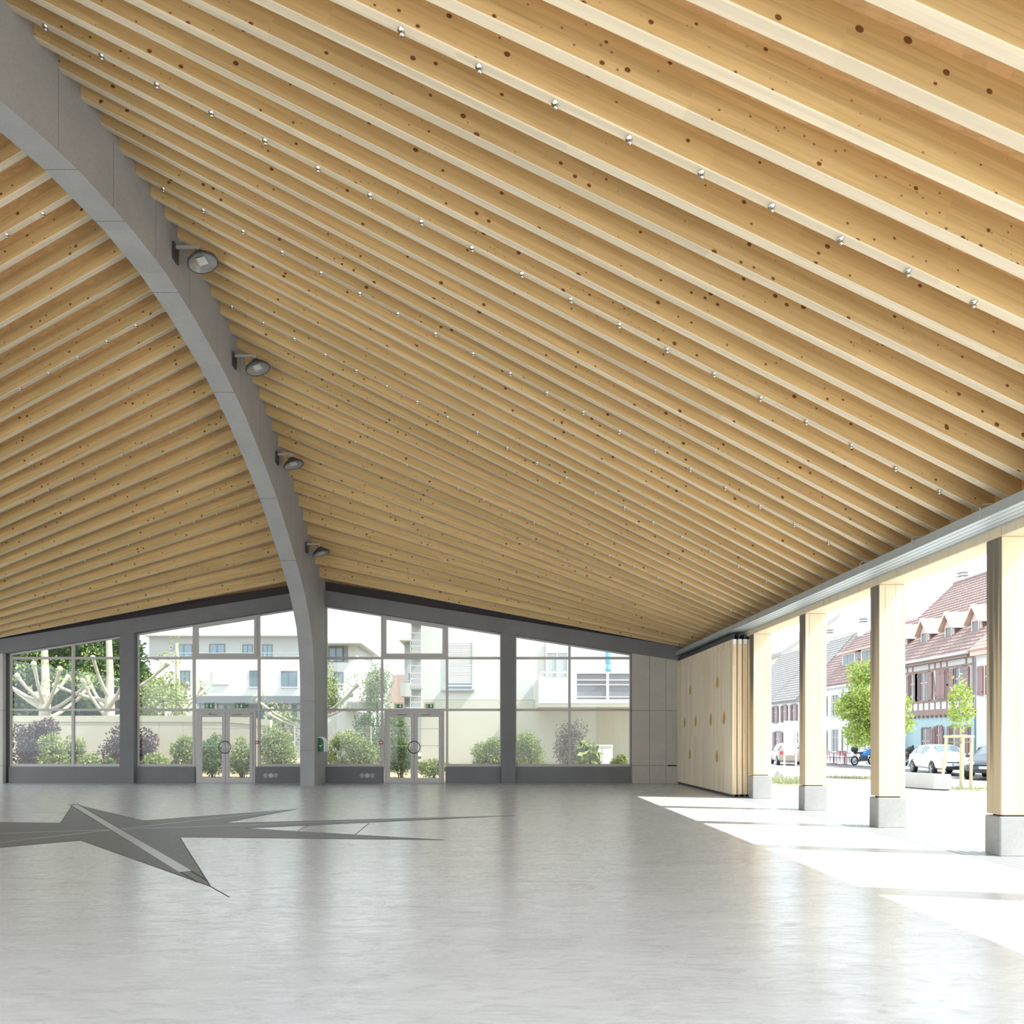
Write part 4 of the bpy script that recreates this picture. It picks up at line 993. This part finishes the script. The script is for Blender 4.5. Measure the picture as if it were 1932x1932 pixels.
# ---- cars
M['tyre']=mat('tyre rubber',(.03,.03,.03),.8); M['carglass']=mat('car glass',(.10,.14,.16),.06,spec=.8); M['lampglass']=mat('headlamp glass',(.55,.57,.58),.15)
M['carwhite']=mat('white car paint',(.80,.80,.80),.25); M['cardark']=mat('dark blue grey car paint',(.05,.065,.09),.25); M['carbrown']=mat('grey brown car paint',(.23,.20,.18),.4); M['platemat']=mat('plate white',(.7,.72,.75),.5); M['plateblue']=mat('plate blue',(.05,.12,.55),.5)
def car(label,x,y,heading,paint,L=4.05,group='cars parked along the street'):
    # heading: unit vector the nose points to; (x,y)= near front wheel contact is derived by caller
    ang=math.atan2(heading[1],heading[0]); t=thing('car',label,'car',(x,y,-.31),ang,group)
    st=[(-2.02,.50,.62,.64,.80,.66),(-1.98,.36,.88,.92,.84,.60),(-1.86,.30,.97,1.14,.86,.62),(-1.55,.26,.98,1.36,.875,.64),(-.95,.24,.97,1.45,.88,.66),(0,.24,.95,1.465,.88,.66),(.42,.24,.94,1.42,.88,.64),(1.12,.25,.93,1.0,.87,.66),(1.60,.26,.84,.90,.85,.60),(1.88,.28,.70,.77,.80,.55),(2.00,.32,.56,.62,.70,.5),(2.03,.38,.48,.50,.62,.45)]
    k=L/4.05; b=MB(); vs=[]
    for (px_,zl,zb_,zr_,w,wr) in st:
        zm=(zl+zb_)/2
        vs+=[(px_*k,s_*a_,z_) for s_,a_,z_ in ((1,w*.9,zl),(1,w*.99,zl+.10),(1,w,zm),(1,w*.965,zb_),(1,wr,zr_-.05),(1,wr*.82,zr_),(-1,wr*.82,zr_),(-1,wr,zr_-.05),(-1,w*.965,zb_),(-1,w,zm),(-1,w*.99,zl+.10),(-1,w*.9,zl))]
    n=12; fs=[]
    for i in range(len(st)-1):
        for q in range(n): fs.append((i*n+q,(i+1)*n+q,(i+1)*n+(q+1)%n,i*n+(q+1)%n))
    fs.append(tuple(range(n))); fs.append(tuple(range((len(st)-1)*n+n-1,(len(st)-1)*n-1,-1)))
    b.add(vs,fs,True); o=b.build('body',M[paint],t)
    md=o.modifiers.new('smooth','SUBSURF'); md.levels=1; md.render_levels=1
    V=[Vector(v) for v in vs]
    def quad(name,idx,m,off=.012,shr=.9,shv=.86):
        P_=[V[i] for i in idx]; c_=sum(P_,Vector())/4; nrm=(P_[1]-P_[0]).cross(P_[3]-P_[0]).normalized()
        if nrm.dot(c_-Vector((0,0,.8)))<0: nrm=-nrm
        Q=[c_+(p-c_)*shr+nrm*off for p in P_]; bb=MB(); bb.add(Q,[(0,1,2,3)]); bb.add([q_-nrm*.03 for q_ in Q],[(3,2,1,0)]); bb.build(name,M[m],t)
    for sd in (0,1):
        a3,a4=(3,4) if sd==0 else (8,7)
        # side windows: stations 3-4-5, 5-6, 6-7
        for (i0,i1) in ((3,4),(4,5),(5,6)): quad('side_window',(i0*n+a3,i1*n+a3,i1*n+a4,i0*n+a4),'carglass',.006,.86)
    quad('windscreen',(6*n+5,7*n+5,7*n+6,6*n+6),'carglass',.010,.93); quad('rear_window',(2*n+5,3*n+5,3*n+6,2*n+6),'carglass',.010,.9)
    for sx,sy in ((1.27,1),(1.27,-1),(-1.28,1),(-1.28,-1)):
        wpt=empty('wheel'); wpt.parent=t; wpt.location=(sx*k,sy*.80,.31)
        b=MB(); b.lathe([(.18,-.10),(.30,-.095),(.315,-.06),(.315,.06),(.30,.095),(.19,.10),(.18,.02)],(0,0,0),(0,sy,0),24); b.build('tyre',M['tyre'],wpt)
        b=MB(); b.lathe([(0,.06),(.05,.07),(.19,.085),(.19,.02),(0,.02)],(0,0,0),(0,sy,0),24)
        o=b.build('hub',M['tyre'],wpt)
        b=MB()
        for q in range(5):
            a=q*6.283/5; d=Vector((math.cos(a),0,math.sin(a))); s_=Vector((-math.sin(a),0,math.cos(a))); y_=Vector((0,sy*.088,0))
            b.prism([d*.02-s_*.025+y_,d*.19-s_*.04+y_,d*.19+s_*.04+y_,d*.02+s_*.025+y_],(0,sy*.012,0))
        b.ring((0,sy*.09,0),(0,1,0),.195,.012,24,6); b.build('rim',M['steel'],wpt)
        b=MB(); b.ring((sx*k,sy*.865,.33),(0,1,0),.345,.022,20,6,-.25 if sy>0 else math.pi-.25-.0,0) if False else None
        bb=MB(); bb.lathe([(0,.0),(.36,.0),(.36,.012),(0,.012)],(sx*k,sy*.858,.34),(0,sy,0),24); bb.build('wheel_arch',M['black'],t)
    for s_ in (1,-1):
        b=MB(); b.prism([(1.80*k,s_*.42,.62),(1.80*k,s_*.78,.68),(1.66*k,s_*.80,.80),(1.86*k,s_*.45,.76)],(.14,0,-.02)); b.build('headlamp',M['lampglass'],t)
        b=MB(); b.bbox((.80,min(s_*.86,s_*1.02),.93),(.98,max(s_*.86,s_*1.02),1.07),.03); b.build('mirror',M[paint],t)
        MB().bbox((-2.0*k,min(s_*.5,s_*.8),.75),(-1.9*k,max(s_*.5,s_*.8),.95),.02).build('tail_lamp',M['red'],t)
    MB().bbox((1.90*k,-.5,.30),(2.055*k,.5,.46),.02).build('lower_grille',M['black'],t)
    MB().bbox((1.86*k,-.45,.62),(2.02*k,.45,.66),.01).build('upper_grille',M['black'],t)
    pl=MB().box((2.06*k,-.26,.48),(2.07*k,.26,.59)).build('number_plate',M['platemat'],t); MB().box((2.0705*k,-.26,.48),(2.072*k,-.22,.59)).build('country_band',M['plateblue'],pl)
    return t
h=Vector((-.24,-.971)); lf=Vector((-h.y,h.x))   # left of heading
# side seen from the hall: its right side. rear right wheel at (21.5,34.7)
rr=Vector((21.8,35.5)); ctr=rr+h*1.28+lf*.80*1
car('white hatchback parked on the street between the third and fourth piers',ctr.x,ctr.y,h,'carwhite')
h=Vector((-.75,-.66)).normalized(); lf=Vector((-h.y,h.x)); fw=Vector((20.75,29.9)); ctr=fw-h*1.27+lf*.80
car('dark blue car partly hidden behind the rightmost pier',ctr.x,ctr.y,h,'cardark',4.2)
car('grey-brown car behind the information board',19.2,44.5,Vector((.25,.97)),'carbrown',4.2)

# ---- motorbikes
def moto(label,x,y,ang,paint):
    t=thing('motorbike',label,'motorbike',(x,y,-.26),ang,'motorbikes outside the houses')
    for sx in (.68,-.62):
        w_=MB(); w_.ring((sx,0,.30),(0,1,0),.25,.055,20,8); o=w_.build('wheel',M['tyre'],t); b=MB(); b.lathe([(0,-.03),(.14,-.02),(.14,.02),(0,.03)],(sx,0,.30),(0,1,0),14); b.build('hub',M['steel'],o)
    b=MB(); b.tube([(.70,0,.32),(.42,0,.95)],.04,8); b.build('fork',M['dark'],t)
    b=MB(); b.tube([(.40,-.34,1.03),(.44,0,.98),(.40,.34,1.03)],.02,8); b.build('handlebar',M['black'],t)
    b=MB(); b.lathe([(0,-.30),(.13,-.26),(.20,-.05),(.19,.15),(.10,.34),(0,.38)],(.12,0,.72),(1,0,.12),12); b.build('tank_fairing',paint,t)
    b=MB(); b.prism([(.34,-.09,.62),(.62,-.09,.80),(.50,-.09,1.06),(.34,-.09,.98)],(0,.18,0)); b.build('front_fairing',paint,t)
    MB().bbox((-.62,-.13,.74),(-.05,.13,.84),.03).build('seat',M['black'],t)
    MB().bbox((-.20,-.14,.28),(.30,.14,.58),.04).build('engine',M['dark'],t)
    b=MB(); b.tube([(-.05,.14,.28),(-.45,.17,.32),(-.75,.17,.42)],.04,8); b.build('exhaust',M['steel'],t)
    b=MB(); b.lathe([(0,-.2),(.17,-.15),(.22,0),(.17,.15),(0,.2)],(-.62,0,1.02),(0,0,1),14); b.build('top_case',M['black'],t)
    b=MB(); b.tube([(.1,-.12,.2),(.15,-.3,.03)],.015,6); b.build('side_stand',M['dark'],t)
    for s_ in (1,-1): b=MB(); b.tube([(.42,s_*.24,1.02),(.44,s_*.32,1.2)],.01,6); b.lathe([(0,-.02),(.06,-.01),(.06,.01),(0,.02)],(.44,s_*.32,1.22),(1,0,0),10); b.build('mirror',M['black'],t)
M['bikeblue']=mat('bike blue',(.05,.22,.55),.3); M['bikeblack']=mat('bike black',(.04,.05,.05),.3)
def yx(px,Y): return (px-VX)*Y/F
moto('blue motorbike behind the trunk of the round tree',yx(1628,43),43,R(15),M['bikeblue'])
moto('black motorbike to the left of the white car',yx(1714,41.5),41.5,R(70),M['bikeblack'])
# ---- cafe chairs and tables
M['redpaint']=mat('faded red metal',(.33,.09,.085),.5)
def chair_proto():
    t=empty('cafe_chair')
    MB().bbox((-.21,-.21,.44),(.21,.21,.47),.01).build('seat',M['redpaint'],t)
    for sx in (-1,1):
        b=MB(); b.tube([(sx*.19,-.19,.44),(sx*.22,-.22,0)],.014,6); b.build('leg',M['redpaint'],t)
        b=MB(); b.tube([(sx*.19,.24,0),(sx*.19,.20,.45),(sx*.18,.27,.88)],.014,6); b.build('leg',M['redpaint'],t)
    for z in (.62,.72,.82): MB().box((-.18,.22+(z-.45)*.14,z),(.18,.235+(z-.45)*.14,z+.05)).build('back_slat',M['redpaint'],t)
    return t
cp=chair_proto(); clab=['red metal cafe chair nearest the second pier','red metal cafe chair left of the round cafe table','red metal cafe chair facing away in front of the table','red metal cafe chair right of the cafe table','red metal cafe chair beside the blue motorbike']
for i,(px,Y,a) in enumerate([(1569,45.5,R(90)),(1576,44.9,R(-80)),(1588,43.6,R(170)),(1600,44.6,R(95)),(1607,45.6,R(-100))]):
    o=cp if i==0 else copy_tree(cp); o.location=(yx(px,Y),Y,-.26); o.rotation_euler=(0,0,a); tag(o,clab[i],'chair','red cafe chairs')
for px,Y,lab in ((1573,46.2,'small red cafe table between the leftmost chairs'),(1594,45.4,'small red cafe table in the middle of the chairs')):
    t=thing('cafe_table',lab,'table',(yx(px,Y),Y,-.26),0,'red cafe tables')
    MB().lathe([(0,.70),(.33,.70),(.34,.715),(.33,.73),(0,.73)],(0,0,0),(0,0,1),20).build('table_top',M['redpaint'],t); b=MB(); b.tube([(0,0,.02),(0,0,.7)],.03,8); b.build('pedestal',M['dark'],t); MB().lathe([(0,0),(.22,0),(.2,.025),(0,.03)],(0,0,0),(0,0,1),16).build('foot',M['dark'],t)

# ================================================================== OUTDOORS: row of old houses, facades on x = 27
XF=27.0
M['timber']=concrete('brown painted timber',(.24,.18,.16),(.29,.22,.20),pores=False,scale=3)
M['hwhite']=concrete('house white render',(.52,.54,.56),(.58,.60,.62),pores=False,scale=.6)
M['hblue']=concrete('pale blue render',(.32,.45,.49),(.36,.50,.54),pores=False,scale=.6)
M['tilebr']=concrete('brown roof tile',(.24,.175,.165),(.33,.25,.235),pores=False,scale=4)
M['tilepk']=concrete('salmon roof tile',(.48,.32,.27),(.56,.40,.34),pores=False,scale=5)
M['tilegr']=concrete('grey roof tile',(.26,.25,.24),(.33,.31,.30),pores=False,scale=4)
M['shut']=mat('brown house shutter',(.22,.14,.14),.6); M['gutter']=mat('zinc gutter',(.45,.46,.45),.4,.3)
M['hglass']=mat('house window glass',(.09,.11,.13),.1,spec=.7); M['stone']=concrete('pink sandstone',(.56,.42,.36),(.62,.48,.42),pores=False,scale=3)
def zf(py,Y): return EYE+(VY-py)*Y/F
def yf(px): return F*XF/(px-VX)
def tiles(parent,m,y0,y1,xe,ze,xr,zr,course=.34,tw=.30,name='roof_tiles'):
    """stepped courses of tiles on the slope that faces the hall, from eave (xe,ze) to ridge (xr,zr)"""
    L=math.hypot(xr-xe,zr-ze); ux,uz=(xr-xe)/L,(zr-ze)/L; nx,nz=-uz,ux; nc=int(L/course); nt=int((y1-y0)/tw); b=MB()
    for i in range(nc):
        s0=i*course-.03; s1=(i+1)*course+.05; d0,d1=.055,.012
        p0=(xe+ux*s0+nx*d0, ze+uz*s0+nz*d0); p1=(xe+ux*s1+nx*d1, ze+uz*s1+nz*d1); pb=(xe+ux*s0, ze+uz*s0)
        vs=[];fs=[]
        for j in range(nt*2+1):
            y=y0+(y1-y0)*j/(nt*2); h=.035 if j%2 else 0.0
            vs+= [(pb[0],y,pb[1]),(p0[0]+nx*h,y,p0[1]+nz*h),(p1[0]+nx*h*.4,y,p1[1]+nz*h*.4)]
        for j in range(nt*2):
            a=j*3; fs+=[(a,a+3,a+4,a+1),(a+1,a+4,a+5,a+2)]
        b.add(vs,fs)
    o=b.build(name,m,parent); o['kind']='stuff'
    b=MB(); b.prism([(xe,y0+.01,ze-.01),(xr,y0+.01,zr-.01),(xr,y0+.01,zr-.2),(xe+.2,y0+.01,ze-.16)],(0,y1-y0-.02,0)); b.build('roof_base',m,parent)
def hwin(parent,y0,y1,z0,z1,x=XF,shut=(1,1),closed=False,sm='shut',frame='timber',sill=True):
    w=MB(); f=.08
    for a,c_ in (((x-.07,y0-f,z0-f),(x+.03,y0,z1+f)),((x-.07,y1,z0-f),(x+.03,y1+f,z1+f)),((x-.07,y0,z1),(x+.03,y1,z1+f)),((x-.07,y0,z0-f),(x+.03,y1,z0))): w.box(a,c_)
    o=w.build('window_frame',M[frame],parent)
    MB().box((x-.03,y0,z0),(x-.01,y1,z1)).build('pane',M['hglass'],o)
    ym=(y0+y1)/2; b=MB(); b.box((x-.05,ym-.03,z0),(x-.03,ym+.03,z1)); b.box((x-.05,y0,z0+(z1-z0)*.62),(x-.03,y1,z0+(z1-z0)*.62+.05)); b.build('glazing_bar',M['stone'],o)
    hwid=(y1-y0)/2
    def leaf(a,c_):
        q=MB(); q.box((x-.12,a,z0),(x-.075,c_,z1)); 
        for zz in (z0+.15,z1-.22): q.box((x-.14,a+.02,zz),(x-.12,c_-.02,zz+.08))
        q.build('shutter',M[sm],parent)
    if closed: leaf(y0,ym-.01); leaf(ym+.01,y1)
    else:
        if shut[0]: leaf(y0-f-hwid-.02,y0-f-.02)
        if shut[1]: leaf(y1+f+.02,y1+f+hwid+.02)
# -- half-timbered house
hA=thing('half_timbered_house','half-timbered house with pale blue ground floor and dormers','house',(0,0,0))
ya,yb=38.5,50.0; zj=2.85; ze=6.35
MB().box((XF,ya,-.3),(XF+11,yb,zj)).build('ground_floor_wall',M['hblue'],hA)
MB().box((XF-.0,ya,zj+.22),(XF+11,yb,ze)).build('upper_wall',M['hwhite'],hA)
MB().box((XF-.08,ya,zj),(XF+10.9,yb,zj+.22)).build('jetty_beam',M['timber'],hA)
for i in range(28):
    y=ya+.2+i*.42
    if y<yb: MB().box((XF-.16,y,zj-.16),(XF-.002,y+.16,zj-.001)).build('joist_end',M['timber'],hA)
def tb(y0,z0,y1,z1,w=.14,name='timber'):
    d=Vector((0,y1-y0,z1-z0)).normalized(); s_=Vector((0,-d.z,d.y))*w/2; a=Vector((XF-.035,y0,z0)); c_=Vector((XF-.035,y1,z1))
    b=MB(); b.prism([a-s_,c_-s_,c_+s_,a+s_],(.034,0,0)); b.build(name,M['timber'],hA)
zsill=3.70; ztop=5.62
tb(ya,zsill,yb,zsill); tb(ya,ztop,yb,ztop,.12); tb(ya,ze-.07,yb,ze-.07,.16); tb(ya,zj+.28,yb,zj+.28,.12)
wy=[(yf(1820),yf(1804)),(yf(1785.5),yf(1770)),(yf(1752),yf(1738)),(yf(1728),yf(1719)),(46.6,47.5)]
for i,(a,c_) in enumerate(wy):
    hwin(hA,a,c_,3.80,5.50,closed=(i==1),shut=(1,1))
yy=ya+.07; inwin=lambda y:any(a-.55<y<c_+.55 for a,c_ in wy)
while yy<yb:
    tb(yy,zj+.33,yy,zsill-.06,.10)
    if not inwin(yy): tb(yy,zsill+.06,yy,ztop-.05,.14)
    tb(yy,ztop+.05,yy,ze-.14,.10) if int(yy*10)%3 else None
    yy+=.55
for a,c_ in wy: tb(a-.14,zsill+.06,a-.14,ztop-.05,.12); tb(c_+.14,zsill+.06,c_+.14,ztop-.05,.12)
for (a,c_) in ((yf(1797),yf(1790)),(yf(1766),yf(1760))): tb(a,zsill+.1,c_,ztop-.1,.12); tb(c_,4.6,c_+.9,4.6,.10)
tb(ya+.1,zsill,ya+.9,ztop,.12)
# ground floor openings
hwin(hA,yf(1755),yf(1741),-.1,2.05,shut=(1,0)); hwin(hA,yf(1776),yf(1769),.7,2.15,shut=(1,1)); hwin(hA,yf(1808),yf(1797),.7,2.15,shut=(1,1)); hwin(hA,yf(1830),yf(1822),-.1,2.1,shut=(0,1),closed=True)
MB().box((XF-1.2,44.9,-.3),(XF-.01,49.8,1.25)).build('low_side_wall',M['hwhite'],hA); MB().box((XF-1.6,44.7,2.05),(XF-.01,49.8,2.2)).build('porch_roof',M['tilegr'],hA)
xr,zr_=33.0,12.4
tiles(hA,M['tilebr'],ya-.2,49.1,XF-.45,ze-.1,xr,zr_); tiles(hA,M['tilebr'],49.12,49.98,XF-.45,ze-.1,31.0,10.15)
b=MB(); b.prism([(XF+.02,49.0,ze),(xr,49.0,zr_-.25),(39,49.0,ze)],(0,.1,0)); b.build('gable',M['hwhite'],hA)
b=MB(); b.prism([(xr+.01,ya-.2,zr_),(xr+6,ya-.2,ze),(xr+6,ya-.2,ze-.2),(xr+.01,ya-.2,zr_-.2)],(0,49.1-ya+.2,0)); b.build('rear_roof',M['tilebr'],hA)
b=MB(); b.tube([(xr,ya-.2,zr_+.05),(xr,49.1,zr_+.05)],.11,8); b.build('ridge_tiles',M['tilebr'],hA)
b=MB(); b.tube([(XF-.52,ya-.2,ze-.12),(XF-.52,50.0,ze-.12)],.09,8); b.build('gutter',M['gutter'],hA)
MB().box((XF-.42,ya,ze-.35),(XF-.01,yb,ze-.2)).build('cornice',M['timber'],hA)
# chimney
def chimney(parent,x,y,z0,z1,m='hwhite'):
    q=MB().box((x-.3,y-.35,z0),(x+.3,y+.35,z1)).build('chimney',M[m],parent)
    for i in range(2): MB().box((x-.38,y-.43,z1+.12+i*.22),(x+.38,y+.43,z1+.19+i*.22)).build('chimney_cap',M[m],q)
    MB().box((x-.2,y-.22,z1),(x+.2,y+.22,z1+.36)).build('flue',M['plinth'],q)
chimney(hA,33.3,F*33.3/(1817-VX),11.8,12.75)
# dormers
for i,(yc) in enumerate((39.75,42.1,44.45,46.8,49.3)):
    if i==4: continue
    d=empty('dormer'); d.parent=hA; d.location=(28.0,yc,7.15)
    w=.42; hw_=1.15; pk=2.0
    xb=2.9
    b=MB(); b.prism([(0,-w,0),(0,w,0),(0,w,hw_),(0,0,pk-.15),(0,-w,hw_)],(.08,0,0)); b.build('front',M['timber2'] if 'timber2' in M else M.setdefault('timber2',mat('pale grey boards',(.50,.46,.44),.7)),d)
    for s_ in (-1,1):
        b=MB(); y0_=s_*w; b.prism([(.08,y0_-s_*.0,.05),(hw_+.1,y0_,hw_),(.08,y0_,hw_)],(0,-s_*.04,0)); b.build('cheek',M['shut'],d)
        # tiled slopes, three courses each
        b=MB(); ov=.24; nC=4
        for c_ in range(nC):
            t0=c_/nC; t1=(c_+1)/nC+.03
            ya_=s_*(w+ov)*(1-t0); yb_=s_*(w+ov)*(1-min(1,t1)); za_=hw_-.22+(pk+.22-hw_)*t0+.06; zb_=hw_-.22+(pk+.22-hw_)*min(1,t1)+.02
            b.prism([(-.28,ya_,za_-.05),(-.28,ya_,za_),(-.28,yb_,zb_),(-.28,yb_,zb_-.06)],(xb-.0,0,0))
        b.build('dormer_roof',M['tilepk'],d)
        b=MB(); b.tube([(-.25,s_*(w+ov+.05),hw_-.20),(1.2,s_*(w+ov+.05),hw_-.20)],.045,6); b.build('dormer_gutter',M['gutter'],d)
        b=MB(); b.prism([(-.30,s_*(w+ov),hw_-.28),(-.30,s_*(w+ov),hw_-.12),(-.30,0,pk+.02),(-.30,0,pk-.16)],(.04,0,0)); b.build('barge_board',M['stone'],d)
    MB().box((-.03,-.25,.18),(-.005,.25,1.05)).build('pane',M['hglass'],d)
    b=MB()
    for a,c_ in (((-.06,-.31,.12),(-.0,-.25,1.11)),((-.06,.25,.12),(-.0,.31,1.11)),((-.06,-.25,1.05),(-.0,.25,1.11)),((-.06,-.25,.12),(-.0,.25,.18))): b.box(a,c_)
    b.build('window_frame',M['stone'],d)
# -- white house with sandstone cornice at the right
hD=thing('white_house','white rendered house with sandstone cornice right of the half-timbered house','house',(0,0,0))
MB().box((XF-.05,28,-.3),(XF+11,38.25,6.0)).build('wall',M['hwhite'],hD); MB().box((XF-.4,28,6.0),(XF-.0,38.27,6.35)).build('cornice',M['stone'],hD); tiles(hD,M['tilepk'],28,38.2,XF-.5,6.3,33,12.2)
for (a,c_) in ((36.6,37.5),(34,34.9),(31,31.9)): hwin(hD,a,c_,3.8,5.4,x=XF-.05,frame='stone')
hwin(hD,35.8,36.8,-.2,2.2,x=XF-.05,closed=True,frame='stone')
# -- white house between the second and third piers
hB=thing('white_house','white old house with wide dormers behind the round tree','house',(0,0,0))
MB().box((XF,50.02,-.3),(XF+10,58.5,5.7)).build('wall',M['hwhite'],hB); tiles(hB,M['tilebr'],52.45,58.5,XF-.4,5.6,31.2,10.3); tiles(hB,M['tilebr'],50.02,52.43,XF-.4,5.6,31.2,10.3)
MB().box((XF-.3,50.02,5.35),(XF-.002,58.5,5.6)).build('cornice',M['bwhite'],hB)
for y0 in (50.6,53.4):
    d=empty('dormer'); d.parent=hB; d.location=(28.2,y0,6.6)
    MB().box((0,0,0),(2.2,1.9,1.55)).build('front',M['bwhite'],d)
    for q in (0.16,1.0): MB().box((-.03,q,.15),(-.003,q+.74,1.4)).build('pane',M['hglass'],d)
    b=MB(); b.prism([(-.35,-.25,1.5),(3.4,-.25,2.3),(3.4,-.25,2.45),(-.35,-.25,1.65)],(0,2.4,0)); b.build('dormer_roof',M['tilepk'],d)
for a,c_ in ((51,51.9),(53.4,54.3),(55.8,56.7)): hwin(hB,a,c_,3.2,4.8,sm='bwhite',frame='bwhite'); hwin(hB,a,c_,.4,2.1,sm='bwhite',frame='bwhite')
chimney(hB,31.0,57.3,9.9,11.0)
b=MB(); b.tube([(31,52.0,9.9),(31,52.0,13.2)],.03,6); 
for i in range(5): b.tube([(31,51.3+i*.25,13.0),(31.0,51.3+i*.25,13.15)],.015,5)
b.tube([(31,51.2,13.1),(31,52.6,13.1)],.02,5); b.build('aerial',M['dark'],hB)
b=MB(); b.tube([(XF-.06,57.6,-.2),(XF-.06,57.6,5.3)],.05,6); b.build('downpipe',M['gutter'],hB)
# -- far gabled house between the first and second piers
hC=thing('gabled_house','distant house with grey tiled roof and shutters between the first two piers','house',(0,0,0))
MB().box((XF,60,-.3),(XF+9,75,4.9)).build('wall',M['hwhite'],hC); tiles(hC,M['tilegr'],60,75,XF-.4,4.8,32,10.8)
b=MB(); b.prism([(32.0,60.2,4.5),(32.0,60.2,10.7),(41,60.2,4.5)],(0,.2,0)); b.build('gable',M['bcream'],hC)
for i in range(6): hwin(hC,61+i*2.0,61.6+i*2.0,2.9,4.4)
for i in range(4): hwin(hC,61.2+i*3.0,62.2+i*3.0,.2,2.0)
chimney(hC,31.8,64.6,10.3,11.2)
hE=thing('cream_house','cream house with a tall gable and slate roof in the far street','house',(0,0,0))
a=at(1478,1300,80); c=at(1530,1205,80)
b=MB(); b.prism([(a.x,80,-.3),(c.x+8,80,-.3),(c.x+8,80,a.z+2),(c.x+3.2,80,c.z+2.4),(a.x,80,at(0,1232,80).z)],(0,6,0)); b.build('gable_wall',M['bcream'],hE)
b=MB(); z0_=at(0,1232,80).z; b.prism([(a.x-.5,79.5,z0_-.3),(c.x+3.2,79.5,c.z+2.5),(c.x+3.2,79.5,c.z+2.9),(a.x-.5,79.5,z0_+.1)],(0,7,0)); b.build('roof',M['tilegr'],hE)
